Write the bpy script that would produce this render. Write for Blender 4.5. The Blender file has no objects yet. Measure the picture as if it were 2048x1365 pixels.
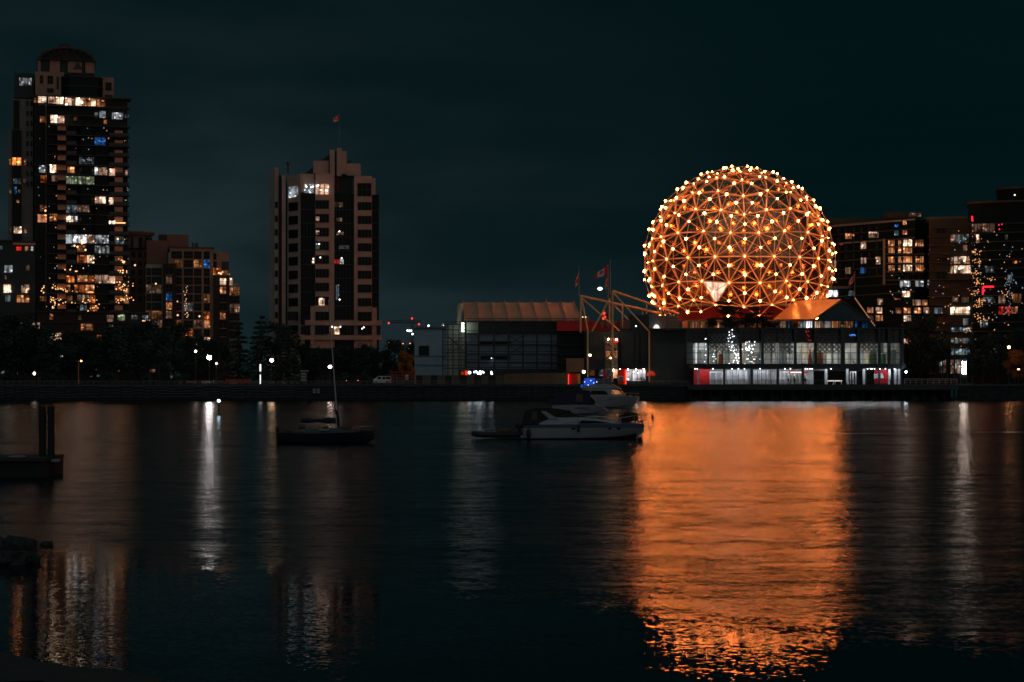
import bpy, bmesh, math, random
from mathutils import Vector, Matrix
R_ = random.Random(7)
sc = bpy.context.scene
COL = sc.collection
# ------------------------------------------------------------------ camera, light, exposure
LENS = 65.0
F = LENS / 36.0 * 2048.0
CZ = 4.5
HOR = 760.0
cam_d = bpy.data.cameras.new("camera"); cam = bpy.data.objects.new("camera", cam_d); COL.objects.link(cam)
cam.location = (0, 0, CZ); cam.rotation_euler = (math.radians(90), 0, 0)
cam_d.lens = LENS; cam_d.sensor_width = 36; cam_d.shift_y = (HOR - 682.5) / 2048.0
cam_d.clip_start = 0.5; cam_d.clip_end = 8000
sc.camera = cam
sc.view_settings.view_transform = 'Standard'; sc.view_settings.look = 'None'
sc.view_settings.exposure = 0; sc.view_settings.gamma = 1
cy = sc.cycles
cy.use_denoising = True; cy.use_adaptive_sampling = False
try: cy.denoiser = 'OPENIMAGEDENOISE'
except Exception: pass
cy.max_bounces = 6; cy.diffuse_bounces = 2; cy.glossy_bounces = 4; cy.transparent_max_bounces = 10
cy.sample_clamp_indirect = 4; cy.use_light_tree = True
cy.caustics_reflective = True; cy.blur_glossy = 0.0
cy.filter_width = 1.6

def nn(nt, t, **kw):
    n = nt.nodes.new(t)
    for k, v in kw.items(): setattr(n, k, v)
    return n
def math_(nt, op, a, b=None, c=None, clamp=False):
    n = nn(nt, 'ShaderNodeMath', operation=op, use_clamp=clamp)
    for i, v in enumerate((a, b, c)):
        if v is None: continue
        if isinstance(v, (int, float)): n.inputs[i].default_value = v
        else: nt.links.new(v, n.inputs[i])
    return n.outputs[0]
def mixc(nt, f, a, b, mode='MIX'):
    n = nn(nt, 'ShaderNodeMix', data_type='RGBA', blend_type=mode)
    for i, v in ((0, f), (6, a), (7, b)):
        if isinstance(v, (int, float)): n.inputs[i].default_value = v
        elif isinstance(v, (tuple, list)): n.inputs[i].default_value = (*v[:3], 1)
        else: nt.links.new(v, n.inputs[i])
    return n.outputs[2]
def maprange(nt, v, a, b, c, d, smooth=False):
    n = nn(nt, 'ShaderNodeMapRange'); n.interpolation_type = 'SMOOTHSTEP' if smooth else 'LINEAR'
    nt.links.new(v, n.inputs[0])
    for i, x in enumerate((a, b, c, d)): n.inputs[i + 1].default_value = x
    return n.outputs[0]
def noise(nt, vec, scale, detail=3, rough=.5):
    n = nn(nt, 'ShaderNodeTexNoise'); n.inputs['Scale'].default_value = scale
    n.inputs['Detail'].default_value = detail; n.inputs['Roughness'].default_value = rough
    if vec is not None: nt.links.new(vec, n.inputs['Vector'])
    return n
def vmul(nt, vec, s):
    n = nn(nt, 'ShaderNodeVectorMath', operation='MULTIPLY'); nt.links.new(vec, n.inputs[0])
    n.inputs[1].default_value = s; return n.outputs[0]

# overcast night sky, faintly lit by the city
w = bpy.data.worlds.new("World"); sc.world = w; w.use_nodes = True
nt = w.node_tree; nt.nodes.clear()
tc = nn(nt, 'ShaderNodeTexCoord')
sep = nn(nt, 'ShaderNodeSeparateXYZ'); nt.links.new(tc.outputs['Generated'], sep.inputs[0])
lf = maprange(nt, sep.outputs[0], .20, -.22, 0, 1, True)
cl = noise(nt, vmul(nt, tc.outputs['Generated'], (3.2, 3.2, 11)), 1.6, 4, .5)
cl2 = noise(nt, vmul(nt, tc.outputs['Generated'], (2, 2, 30)), 1.3, 3, .5)
cv = maprange(nt, cl.outputs['Fac'], .36, .64, 0, 1, True)
cv2 = maprange(nt, cl2.outputs['Fac'], .35, .65, 0, 1, True)
low = maprange(nt, sep.outputs[2], .20, .06, .25, 1, True)
lowr = maprange(nt, sep.outputs[2], .14, .0, 0.1, .55, True)
g1 = math_(nt, 'MULTIPLY', lf, low)
v = math_(nt, 'ADD', math_(nt, 'MULTIPLY', g1, math_(nt, 'MULTIPLY_ADD', cv, .55, .28)), math_(nt, 'MULTIPLY', math_(nt, 'MULTIPLY', cv2, lowr), .25))
colr = mixc(nt, v, (.0007, .0066, .0080), (.0175, .030, .0345))
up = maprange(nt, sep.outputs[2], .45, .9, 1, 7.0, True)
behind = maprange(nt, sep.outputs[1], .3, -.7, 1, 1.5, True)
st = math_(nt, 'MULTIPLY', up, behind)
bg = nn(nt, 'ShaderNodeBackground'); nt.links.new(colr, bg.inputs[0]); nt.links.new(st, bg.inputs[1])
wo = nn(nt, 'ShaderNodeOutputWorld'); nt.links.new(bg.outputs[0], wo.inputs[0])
# one weak, wide, warm sun lamp: the sodium glow of the city behind the camera
sd = bpy.data.lights.new("city_glow", 'SUN'); so = bpy.data.objects.new("city_glow", sd); COL.objects.link(so)
sd.energy = .29; sd.angle = math.radians(130); sd.color = (1, .80, .70)
so.rotation_euler = Vector((-.30, .92, -.22)).to_track_quat('-Z', 'Y').to_euler()
so.location = (0, -20, 60)

# ------------------------------------------------------------------ materials
MATS = {}
def principled(name, c, rough=.8, metal=0, spec=.5, var=0, vscale=1.0, c2=None, stretch=(1, 1, 1), bump=0):
    if name in MATS: return MATS[name]
    m = bpy.data.materials.new(name); m.use_nodes = True; nt = m.node_tree
    b = nt.nodes['Principled BSDF']
    b.inputs['Base Color'].default_value = (*c, 1); b.inputs['Roughness'].default_value = rough
    b.inputs['Metallic'].default_value = metal; b.inputs['Specular IOR Level'].default_value = spec
    if var or c2:
        t = nn(nt, 'ShaderNodeTexCoord')
        n = noise(nt, vmul(nt, t.outputs['Object'], stretch), vscale, 4, .6)
        f = maprange(nt, n.outputs['Fac'], .3, .7, 0, 1)
        cc = c2 if c2 else tuple(x * (1 - var) for x in c)
        nt.links.new(mixc(nt, f, c, cc), b.inputs['Base Color'])
        if bump:
            bp = nn(nt, 'ShaderNodeBump'); bp.inputs['Strength'].default_value = bump; bp.inputs['Distance'].default_value = .05
            nt.links.new(n.outputs['Fac'], bp.inputs['Height']); nt.links.new(bp.outputs[0], b.inputs['Normal'])
    MATS[name] = m; return m
def emit(name, c, s):
    if name in MATS: return MATS[name]
    m = bpy.data.materials.new(name); m.use_nodes = True; nt = m.node_tree; nt.nodes.clear()
    e = nn(nt, 'ShaderNodeEmission'); e.inputs[0].default_value = (*c, 1); e.inputs[1].default_value = s
    o = nn(nt, 'ShaderNodeOutputMaterial'); nt.links.new(e.outputs[0], o.inputs[0])
    MATS[name] = m; return m
def lit(kind):
    """lit interior seen through a window: curtains, lumps of furniture and a few bright lamps"""
    spec = {'warm': ((1, .38, .15), .42), 'orange': ((1, .25, .06), .36), 'peach': ((1, .58, .40), .45), 'white': ((.84, .90, .96), .33),
            'bright': ((1, .66, .44), 1.5), 'brightwhite': ((.95, .95, 1), 1.2), 'cool': ((.50, .68, .80), .13), 'dim': ((1, .55, .36), .13), 'dimgrey': ((.75, .85, .85), .10),
            'blue': ((.06, .32, 1), .22), 'green': ((.62, .75, .45), .20), 'red': ((1, .04, .03), .5), 'orangebright': ((1, .30, .06), 2.6), 'lobby': ((1, .80, .70), 34.0), 'dimorange': ((1, .38, .14), .16)}[kind]
    nm = 'lit_window_' + kind
    if nm in MATS: return MATS[nm]
    c, s = spec
    m = bpy.data.materials.new(nm); m.use_nodes = True; nt = m.node_tree; nt.nodes.clear()
    t = nn(nt, 'ShaderNodeTexCoord'); oi = nn(nt, 'ShaderNodeObjectInfo')
    off = nn(nt, 'ShaderNodeVectorMath', operation='ADD'); nt.links.new(t.outputs['Object'], off.inputs[0])
    rv = math_(nt, 'MULTIPLY', oi.outputs['Random'], 71.0); nt.links.new(rv, off.inputs[1])
    a = noise(nt, vmul(nt, off.outputs[0], (1.2, 0, .22)), 1.0, 1, .5)
    b = noise(nt, vmul(nt, off.outputs[0], (.55, 0, .7)), .8, 2, .5)
    d = noise(nt, vmul(nt, off.outputs[0], (1.0, 0, 1.2)), 1.0, 0, .5)
    fa = maprange(nt, a.outputs['Fac'], .36, .62, .25, 1.25)
    fb = maprange(nt, b.outputs['Fac'], .36, .62, .12, 1.5)
    sp = maprange(nt, d.outputs['Fac'], .64, .70, 0, 3.5, True)
    tot = math_(nt, 'ADD', math_(nt, 'MULTIPLY', fa, fb), sp)
    rs = maprange(nt, oi.outputs['Random'], 0, 1, .55, 1.35)
    tot = math_(nt, 'MULTIPLY', math_(nt, 'MULTIPLY', tot, rs), s)
    e = nn(nt, 'ShaderNodeEmission'); e.inputs[0].default_value = (*c, 1); nt.links.new(tot, e.inputs[1])
    o = nn(nt, 'ShaderNodeOutputMaterial'); nt.links.new(e.outputs[0], o.inputs[0])
    MATS[nm] = m; return m
def glass_mat(name='clear_glass', tint=(.88, .93, .95), gl=.025):
    if name in MATS: return MATS[name]
    m = bpy.data.materials.new(name); m.use_nodes = True; nt = m.node_tree; nt.nodes.clear()
    tr = nn(nt, 'ShaderNodeBsdfTransparent'); tr.inputs[0].default_value = (*tint, 1)
    g = nn(nt, 'ShaderNodeBsdfGlossy'); g.inputs['Roughness'].default_value = .03
    mx = nn(nt, 'ShaderNodeMixShader'); mx.inputs[0].default_value = gl
    nt.links.new(tr.outputs[0], mx.inputs[1]); nt.links.new(g.outputs[0], mx.inputs[2])
    o = nn(nt, 'ShaderNodeOutputMaterial'); nt.links.new(mx.outputs[0], o.inputs[0])
    MATS[name] = m; return m

M_conc = principled('pink_concrete', (.46, .335, .285), .85, var=.22, vscale=.25, stretch=(1, 1, .5))  # warm street light put into the concrete's pink tone
M_concg = principled('grey_concrete', (.32, .31, .29), .85, var=.25, vscale=.3)
M_dark = principled('dark_cladding', (.025, .042, .046), .7, var=.3, vscale=.4)
M_dgrey = principled('charcoal_panel', (.03, .05, .058), .65, var=.3, vscale=.5)
M_blgrey = principled('blue_grey_panel', (.22, .34, .44), .7, var=.2, vscale=.3)
M_beige = principled('beige_render', (.40, .26, .19), .85, var=.25, vscale=.4)
M_terra = principled('terracotta_pier', (.68, .31, .18), .85, var=.15, vscale=.5)
M_brick = principled('dark_brick', (.035, .03, .03), .9, var=.3, vscale=2)
M_glassd = principled('dark_window_glass', (.006, .012, .015), .12, spec=.15)
M_slab = principled('balcony_concrete', (.07, .068, .062), .8, var=.2)
M_frame = principled('dark_frame', (.03, .035, .038), .5)
M_framel = principled('pale_frame', (.30, .30, .30), .5)
M_steel = principled('painted_steel', (.035, .05, .058), .5)
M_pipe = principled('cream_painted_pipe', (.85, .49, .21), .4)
M_night2 = principled('slab_edge_dim', (.11, .14, .14), .85, spec=.1)
M_pale2 = principled('pale_frame_dim', (.24, .28, .29), .8, spec=.2)
M_night = principled('night_cladding', (.010, .024, .028), .9, spec=0, var=.3, vscale=.4)
M_red = principled('red_panel', (.70, .012, .018), .5, var=.15)
M_white = principled('white_paint', (.78, .78, .78), .5, var=.08)
M_stone = principled('seawall_stone', (.018, .03, .03), .9, var=.5, vscale=.8, bump=.5)
M_asph = principled('ground_asphalt', (.035, .04, .04), .9, var=.4, vscale=.2)
M_deck = principled('deck_concrete', (.05, .06, .06), .85, var=.3, vscale=.3)
M_pile = principled('tarred_timber', (.010, .017, .017), .8, var=.4, vscale=1.5, stretch=(2, 2, .4), bump=.4)
M_leaf = principled('dark_foliage', (.028, .062, .048), .7, c2=(.015, .04, .032), vscale=.6, spec=.25)
M_leafo = principled('autumn_lamplit_foliage', (.42, .17, .03), .75, c2=(.25, .08, .02), vscale=.9, spec=.2)
M_bark = principled('bark', (.05, .035, .025), .9, var=.4, vscale=3)
M_gel = principled('white_gelcoat', (.25, .31, .36), .3, var=.12, vscale=.8)
M_blue = principled('navy_stripe', (.03, .07, .16), .3)
M_canvas = principled('navy_canvas', (.012, .02, .05), .85, var=.3, vscale=3)
M_canvb = principled('black_canvas', (.012, .013, .015), .85, var=.3, vscale=3)
M_blackp = principled('black_rubber', (.012, .012, .013), .6)
M_chrome = principled('stainless_rail', (.55, .55, .55), .25, metal=1)
M_gold = principled('brushed_dome_panel', (.62, .36, .19), .24, metal=1, var=.35, vscale=.6)
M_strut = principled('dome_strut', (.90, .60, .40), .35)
M_fence = principled('weathered_fence', (.14, .11, .08), .85, var=.3, vscale=.7)
M_tent = principled('tent_fabric', (.56, .31, .19), .75, var=.2, vscale=.25)

# ------------------------------------------------------------------ helpers
def X(px, Y): return (px - 1024.0) / F * Y
def Z(py, Y): return CZ + (HOR - py) / F * Y
def P(px, py, Y): return Vector((X(px, Y), Y, Z(py, Y)))
GZ = 3.4
class MB:
    def __init__(s): s.v = []; s.f = []; s.m = []; s.mi = 0; s.sm = []
    def add(s, vs, fs, smooth=False):
        o = len(s.v); s.v += [Vector(a) for a in vs]
        for f in fs: s.f.append([i + o for i in f]); s.m.append(s.mi); s.sm.append(smooth)
        return s
    def box(s, x0, x1, y0, y1, z0, z1):
        if x0 > x1: x0, x1 = x1, x0
        if z0 > z1: z0, z1 = z1, z0
        return s.add([(x0, y0, z0), (x1, y0, z0), (x1, y1, z0), (x0, y1, z0), (x0, y0, z1), (x1, y0, z1), (x1, y1, z1), (x0, y1, z1)],
                     [(0, 3, 2, 1), (4, 5, 6, 7), (0, 1, 5, 4), (1, 2, 6, 5), (2, 3, 7, 6), (3, 0, 4, 7)])
    def r(s, px0, px1, py0, py1, Y, d):            # a block whose front face sits at distance Y
        return s.box(X(px0, Y), X(px1, Y), Y, Y + d, Z(py1, Y), Z(py0, Y))
    def prism(s, pts, y0, y1):                      # pts: (x, z) outline, counter-clockwise seen from the front
        n = len(pts)
        vs = [(x, y0, z) for x, z in pts] + [(x, y1, z) for x, z in pts]
        fs = [list(range(n)), list(range(2 * n - 1, n - 1, -1))]
        for i in range(n): j = (i + 1) % n; fs.append((i, i + n, j + n, j))
        return s.add(vs, fs)
    def plan(s, pts, z0, z1):                       # vertical extrusion of a plan outline
        n = len(pts)
        vs = [(x, y, z0) for x, y in pts] + [(x, y, z1) for x, y in pts]
        fs = [list(range(n - 1, -1, -1)), list(range(n, 2 * n))]
        for i in range(n): j = (i + 1) % n; fs.append((i, j, j + n, i + n))
        return s.add(vs, fs)
    def tube(s, a, b, r, n=6, r2=None):
        a = Vector(a); b = Vector(b); d = (b - a)
        if d.length < 1e-6: return s
        q = d.to_track_quat('Z', 'Y'); r2 = r if r2 is None else r2
        vs = []
        for c, rr in ((a, r), (b, r2)):
            for i in range(n):
                t = 2 * math.pi * i / n
                vs.append(c + q @ Vector((rr * math.cos(t), rr * math.sin(t), 0)))
        fs = [(i, (i + 1) % n, n + (i + 1) % n, n + i) for i in range(n)] 
        s.add(vs, fs, n > 5)
        s.add(vs[:n], [list(range(n - 1, -1, -1))]); s.add(vs[n:], [list(range(n))])
        return s
    def path(s, pts, r, n=6):
        for a, b in zip(pts, pts[1:]): s.tube(a, b, r, n)
        return s
    def ball(s, c, r, sub=2, sc_=(1, 1, 1)):
        bm = bmesh.new(); bmesh.ops.create_icosphere(bm, subdivisions=sub, radius=r)
        vs = [Vector((q.co.x * sc_[0], q.co.y * sc_[1], q.co.z * sc_[2])) + Vector(c) for q in bm.verts]
        fs = [[q.index for q in f.verts] for f in bm.faces]; bm.free()
        return s.add(vs, fs, True)
    def quad(s, a, b, c, d): return s.add([a, b, c, d], [(0, 1, 2, 3)])
    def loft(s, rings, cap=True, closed=True, smooth=False):
        n = len(rings[0]); o = []
        for rg in rings: o += list(rg)
        fs = []
        for k in range(len(rings) - 1):
            for i in range(n if closed else n - 1):
                j = (i + 1) % n
                fs.append((k * n + i, k * n + j, (k + 1) * n + j, (k + 1) * n + i))
        if cap: fs += [list(range(n - 1, -1, -1)), list(range((len(rings) - 1) * n, len(rings) * n))]
        return s.add(o, fs, smooth)
ORG = {}
def link(o, parent):
    COL.objects.link(o)
    if parent is not None: o.parent = parent
def build(name, mb, mat, parent=None, org=None, kind=None, label=None):
    me = bpy.data.meshes.new(name)
    og = ORG[parent.name] if parent is not None else (Vector(org) if org is not None else Vector((0, 0, 0)))
    me.from_pydata([tuple(v - og) for v in mb.v], [], mb.f)
    ms = mat if isinstance(mat, (list, tuple)) else [mat]
    for m in ms: me.materials.append(m)
    me.polygons.foreach_set('material_index', mb.m); me.polygons.foreach_set('use_smooth', mb.sm)
    me.update()
    o = bpy.data.objects.new(name, me)
    link(o, parent)
    if parent is None: o.location = og
    ORG[o.name] = og
    if kind: o['kind'] = kind
    if label: o['label'] = label
    return o
def tag(o, label, cat, group=None):
    o['label'] = label; o['category'] = cat
    if group: o['group'] = group
    return o
def thing(name, label, cat, loc, group=None, rz=0):
    o = bpy.data.objects.new(name, None); o.empty_display_size = .5; COL.objects.link(o)
    o.location = loc; o.rotation_euler = (0, 0, rz); ORG[o.name] = Vector(loc)
    return tag(o, label, cat, group)
def copy_tree(o, parent=None):
    c = o.copy(); COL.objects.link(c)
    if parent is not None: c.parent = parent
    for ch in list(o.children): copy_tree(ch, c)
    return c
def pane(parent, px0, px1, py0, py1, Y, mat, nv=2, nh=1, name='window', d=.25, fr=M_frame, ft=.07):
    """one window: pane and its bars in one mesh"""
    mb = MB(); mb.r(px0, px1, py0, py1, Y, d)
    mb.mi = 1
    x0, x1, z0, z1 = X(px0, Y), X(px1, Y), Z(py1, Y), Z(py0, Y)
    for i in range(1, nv): x = x0 + (x1 - x0) * i / nv; mb.box(x - ft, x + ft, Y - .06, Y - .004, z0, z1)
    for i in range(1, nh): z = z0 + (z1 - z0) * i / nh; mb.box(x0, x1, Y - .05, Y - .006, z - ft, z + ft)
    return build(name, mb, [mat, fr], parent)

# ------------------------------------------------------------------ water
def make_water():
    m = bpy.data.materials.new('harbour_water'); m.use_nodes = True; nt = m.node_tree; nt.nodes.clear()
    t = nn(nt, 'ShaderNodeTexCoord'); o = t.outputs['Object']
    sp = nn(nt, 'ShaderNodeSeparateXYZ'); nt.links.new(o, sp.inputs[0])
    # calm water near the bank, wind-ruffled water beyond an oblique line
    ln = math_(nt, 'ADD', sp.outputs[1], math_(nt, 'MULTIPLY_ADD', sp.outputs[0], .86, -38.5))
    wob = noise(nt, vmul(nt, o, (.35, .12, 0)), 1.0, 3, .6)
    ln = math_(nt, 'ADD', ln, math_(nt, 'MULTIPLY_ADD', wob.outputs['Fac'], 5.0, -2.5))
    rough = maprange(nt, ln, -4.0, 4.5, 0, 1, True)
    # cat's paws: long bands of stronger and weaker ripple
    band = noise(nt, vmul(nt, o, (.010, .05, 0)), 1.0, 3, .55)
    bnd = maprange(nt, band.outputs['Fac'], .35, .65, .84, 1.16)
    band2 = noise(nt, vmul(nt, o, (.018, .30, 0)), 1.0, 2, .6)
    bnd = math_(nt, 'MULTIPLY', bnd, maprange(nt, band2.outputs['Fac'], .35, .65, .86, 1.18))
    def slope(scale, amp, st=(1, 1, 1), det=2):
        n = noise(nt, vmul(nt, o, st), scale, det, .55)
        s = nn(nt, 'ShaderNodeVectorMath', operation='SUBTRACT'); nt.links.new(n.outputs['Color'], s.inputs[0]); s.inputs[1].default_value = (.5, .5, .5)
        k = nn(nt, 'ShaderNodeVectorMath', operation='SCALE'); nt.links.new(s.outputs[0], k.inputs[0])
        if isinstance(amp, (int, float)): k.inputs[3].default_value = amp
        else: nt.links.new(amp, k.inputs[3])
        return k.outputs[0]
    a1 = math_(nt, 'MULTIPLY', maprange(nt, rough, 0, 1, W_NEAR1, W_FAR1), bnd)
    a2 = math_(nt, 'MULTIPLY', maprange(nt, rough, 0, 1, W_NEAR2, W_FAR2), bnd)
    s1 = slope(1.7, a1, (.5, 1.0, 1)); s2 = slope(13.0, a2, (.6, 1.0, 1), 3)
    ad = nn(nt, 'ShaderNodeVectorMath', operation='ADD'); nt.links.new(s1, ad.inputs[0]); nt.links.new(s2, ad.inputs[1])
    a3 = maprange(nt, rough, 0, 1, .008, .075); s3 = slope(.38, a3, (.35, 1.0, 1), 2)
    ad2 = nn(nt, 'ShaderNodeVectorMath', operation='ADD'); nt.links.new(ad.outputs[0], ad2.inputs[0]); nt.links.new(s3, ad2.inputs[1])
    fl = nn(nt, 'ShaderNodeVectorMath', operation='MULTIPLY_ADD'); nt.links.new(ad2.outputs[0], fl.inputs[0])
    fl.inputs[1].default_value = (.5, 1.25, 0); fl.inputs[2].default_value = (0, 0, 1)
    nz = nn(nt, 'ShaderNodeVectorMath', operation='NORMALIZE'); nt.links.new(fl.outputs[0], nz.inputs[0])
    g = nn(nt, 'ShaderNodeBsdfGlossy', distribution='BECKMANN'); g.inputs['Color'].default_value = (.72, .72, .72, 1)
    nt.links.new(math_(nt, 'MULTIPLY', maprange(nt, rough, 0, 1, R_NEAR, R_FAR), math_(nt, 'POWER', bnd, .5)), g.inputs['Roughness']); nt.links.new(nz.outputs[0], g.inputs['Normal'])
    df = nn(nt, 'ShaderNodeBsdfDiffuse'); df.inputs[0].default_value = (.002, .016, .018, 1)
    fr = nn(nt, 'ShaderNodeFresnel'); fr.inputs[0].default_value = 1.33; nt.links.new(nz.outputs[0], fr.inputs['Normal'])
    mx = nn(nt, 'ShaderNodeMixShader'); nt.links.new(fr.outputs[0], mx.inputs[0]); nt.links.new(df.outputs[0], mx.inputs[1]); nt.links.new(g.outputs[0], mx.inputs[2])
    oo = nn(nt, 'ShaderNodeOutputMaterial'); nt.links.new(mx.outputs[0], oo.inputs[0])
    mb = MB(); mb.quad((-900, -60, 0), (900, -60, 0), (900, 470, 0), (-900, 470, 0))
    build('water', mb, m, kind='structure')
W_NEAR1, W_NEAR2, W_FAR1, W_FAR2 = .020, .080, .13, .26
R_NEAR, R_FAR = .045, .235
make_water()
# seabed sheet, far ground, seawall
mb = MB(); mb.quad((-4000, 409.5, GZ), (4000, 409.5, GZ), (4000, 7000, GZ), (-4000, 7000, GZ))
build('ground', mb, M_asph, kind='structure')
mb = MB(); mb.quad((-1000, -80, -6), (1000, -80, -6), (1000, 480, -6), (-1000, 480, -6))
build('seabed', mb, M_stone, kind='structure')
# low wooded hills behind everything
mb = MB(); hr = random.Random(3)
pts = []
for i in range(61):
    x = -1800 + i * 60
    h = 22 + 14 * math.sin(i * .37) + 8 * math.sin(i * .9 + 1) + hr.uniform(-3, 3)
    pts.append((x, max(8, h)))
for (x0, h0), (x1, h1) in zip(pts, pts[1:]):
    mb.add([(x0, 2300, GZ), (x1, 2300, GZ), (x1, 2450, GZ + h1), (x0, 2450, GZ + h0), (x0, 2800, GZ), (x1, 2800, GZ)], [(0, 1, 2, 3), (3, 2, 5, 4)])
build('hills', mb, M_leaf, kind='structure')

def seawall(px0, px1, label):
    t = thing('seawall', label, 'seawall', P(.5 * (px0 + px1), 801, 409))
    mb = MB(); rr = random.Random(int(px0))
    x = X(px0, 409); xe = X(px1, 409)
    while x < xe:                                   # courses of rough blocks
        wd = rr.uniform(1.4, 2.6); x2 = min(x + wd, xe)
        z = -.5
        while z < GZ - .35:
            h = rr.uniform(.5, .75); z2 = min(z + h, GZ - .3); j = rr.uniform(-.12, .10)
            mb.box(x + .02, x2 - .02, 408.6 + j, 409.45, z + .02, z2 - .02); z = z2
        x = x2
    build('stone_block_face', mb, M_stone, t)
    mb = MB(); mb.box(X(px0, 409), xe, 408.3, 409.9, GZ - .28, GZ + .12); build('coping', mb, M_deck, t)
    return t
seawall(-60, 1378, 'long dark stone seawall under the promenade railing, from tall tower to stair tower')
seawall(1915, 2140, 'short dark stone seawall beside the pavilion pier, under the orange street lamp')

def railing(px0, px1, pyt, pyb, Y, n, label, mat):
    t = thing('railing', label, 'railing', P(.5 * (px0 + px1), pyb, Y))
    z0, z1 = Z(pyb, Y), Z(pyt, Y)
    for k in range(3):
        mb = MB(); z = z1 - k * (z1 - z0) * .33; mb.tube((X(px0, Y), Y, z), (X(px1, Y), Y, z), .045 if k == 0 else .022, 5); build('rail', mb, mat, t)
    for i in range(n + 1):
        x = X(px0 + (px1 - px0) * i / n, Y); mb = MB(); mb.box(x - .035, x + .035, Y - .03, Y + .03, z0, z1 - .01); build('post', mb, mat, t)
M_rail = principled('rail_paint', (.17, .155, .14), .5)
M_railw = principled('rail_paint_white', (.5, .5, .5), .5)
railing(-10, 460, 762.5, 768.9, 408.7, 38, 'dark promenade railing below the tall apartment tower, beside the orange lamp post', M_rail)
railing(462, 920, 762.5, 768.9, 408.7, 37, 'dark promenade railing below the office tower and white van', M_rail)
railing(922, 1376, 762.5, 768.9, 408.7, 37, 'dark promenade railing below the tent roofed hall and stair tower', M_rail)
railing(1380, 1806, 760.5, 769.4, 405.2, 34, 'dark handrail along the pier in front of the lit glass pavilion', principled('rail_dark', (.03, .035, .04), .5))
railing(1809, 1914, 758.5, 768.8, 405.2, 9, 'pale handrail at the open end of the pier, right of the glass pavilion', M_railw)

# ------------------------------------------------------------------ pier under the pavilion
t = thing('pier', 'dark concrete pier on piles carrying the glass pavilion over the water', 'pier', P(1640, 800, 406))
mb = MB(); mb.box(X(1376, 405), X(1915, 405), 404.8, 413, GZ - .75, GZ - .01); build('deck', mb, M_deck, t)
mb = MB(); mb.box(X(1376, 405), X(1915, 405), 404.4, 404.78, GZ - 1.1, GZ + .1); build('fascia_beam', mb, M_deck, t)
mb = MB(); mb.box(X(1376, 405), X(1915, 405), 411, 411.5, -2, GZ - .8); build('back_wall', mb, M_stone, t)
for i in range(27):
    x = X(1382 + i * 20.3, 405); mb = MB(); mb.tube((x, 405.6, -3), (x, 405.6, GZ - .76), .24, 8); build('pile', mb, M_pile, t)
for i in range(14):
    x = X(1390 + i * 40, 405); mb = MB(); mb.box(x - .8, x + .8, 405.1, 406.4, -.4, .5 + .15 * (i % 3)); build('pile_cap', mb, M_stone, t)

# ------------------------------------------------------------------ geodesic dome
def skin_mat():
    m = bpy.data.materials.new('dome_metal_skin'); m.use_nodes = True; nt = m.node_tree; nt.nodes.clear()
    t = nn(nt, 'ShaderNodeTexCoord'); a = noise(nt, t.outputs['Object'], .55, 3, .6)
    c = mixc(nt, maprange(nt, a.outputs['Fac'], .35, .65, 0, 1), (.74, .44, .26), (.36, .20, .11))
    g1 = nn(nt, 'ShaderNodeBsdfGlossy'); g1.inputs['Roughness'].default_value = .21; nt.links.new(c, g1.inputs[0])
    g2 = nn(nt, 'ShaderNodeBsdfGlossy'); g2.inputs['Roughness'].default_value = .43; nt.links.new(c, g2.inputs[0])
    mx = nn(nt, 'ShaderNodeMixShader'); mx.inputs[0].default_value = .16; nt.links.new(g1.outputs[0], mx.inputs[1]); nt.links.new(g2.outputs[0], mx.inputs[2])
    o = nn(nt, 'ShaderNodeOutputMaterial'); nt.links.new(mx.outputs[0], o.inputs[0]); return m
def panel_glow():
    m = bpy.data.materials.new('lit_panel_glow'); m.use_nodes = True; nt = m.node_tree; nt.nodes.clear()
    t = nn(nt, 'ShaderNodeTexCoord'); a = noise(nt, vmul(nt, t.outputs['Object'], (1, 0, .35)), .9, 3, .6)
    e = nn(nt, 'ShaderNodeEmission'); e.inputs[0].default_value = (1, .60, .42, 1); nt.links.new(maprange(nt, a.outputs['Fac'], .35, .65, .45, 1.9), e.inputs[1])
    o = nn(nt, 'ShaderNodeOutputMaterial'); nt.links.new(e.outputs[0], o.inputs[0]); return m
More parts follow.
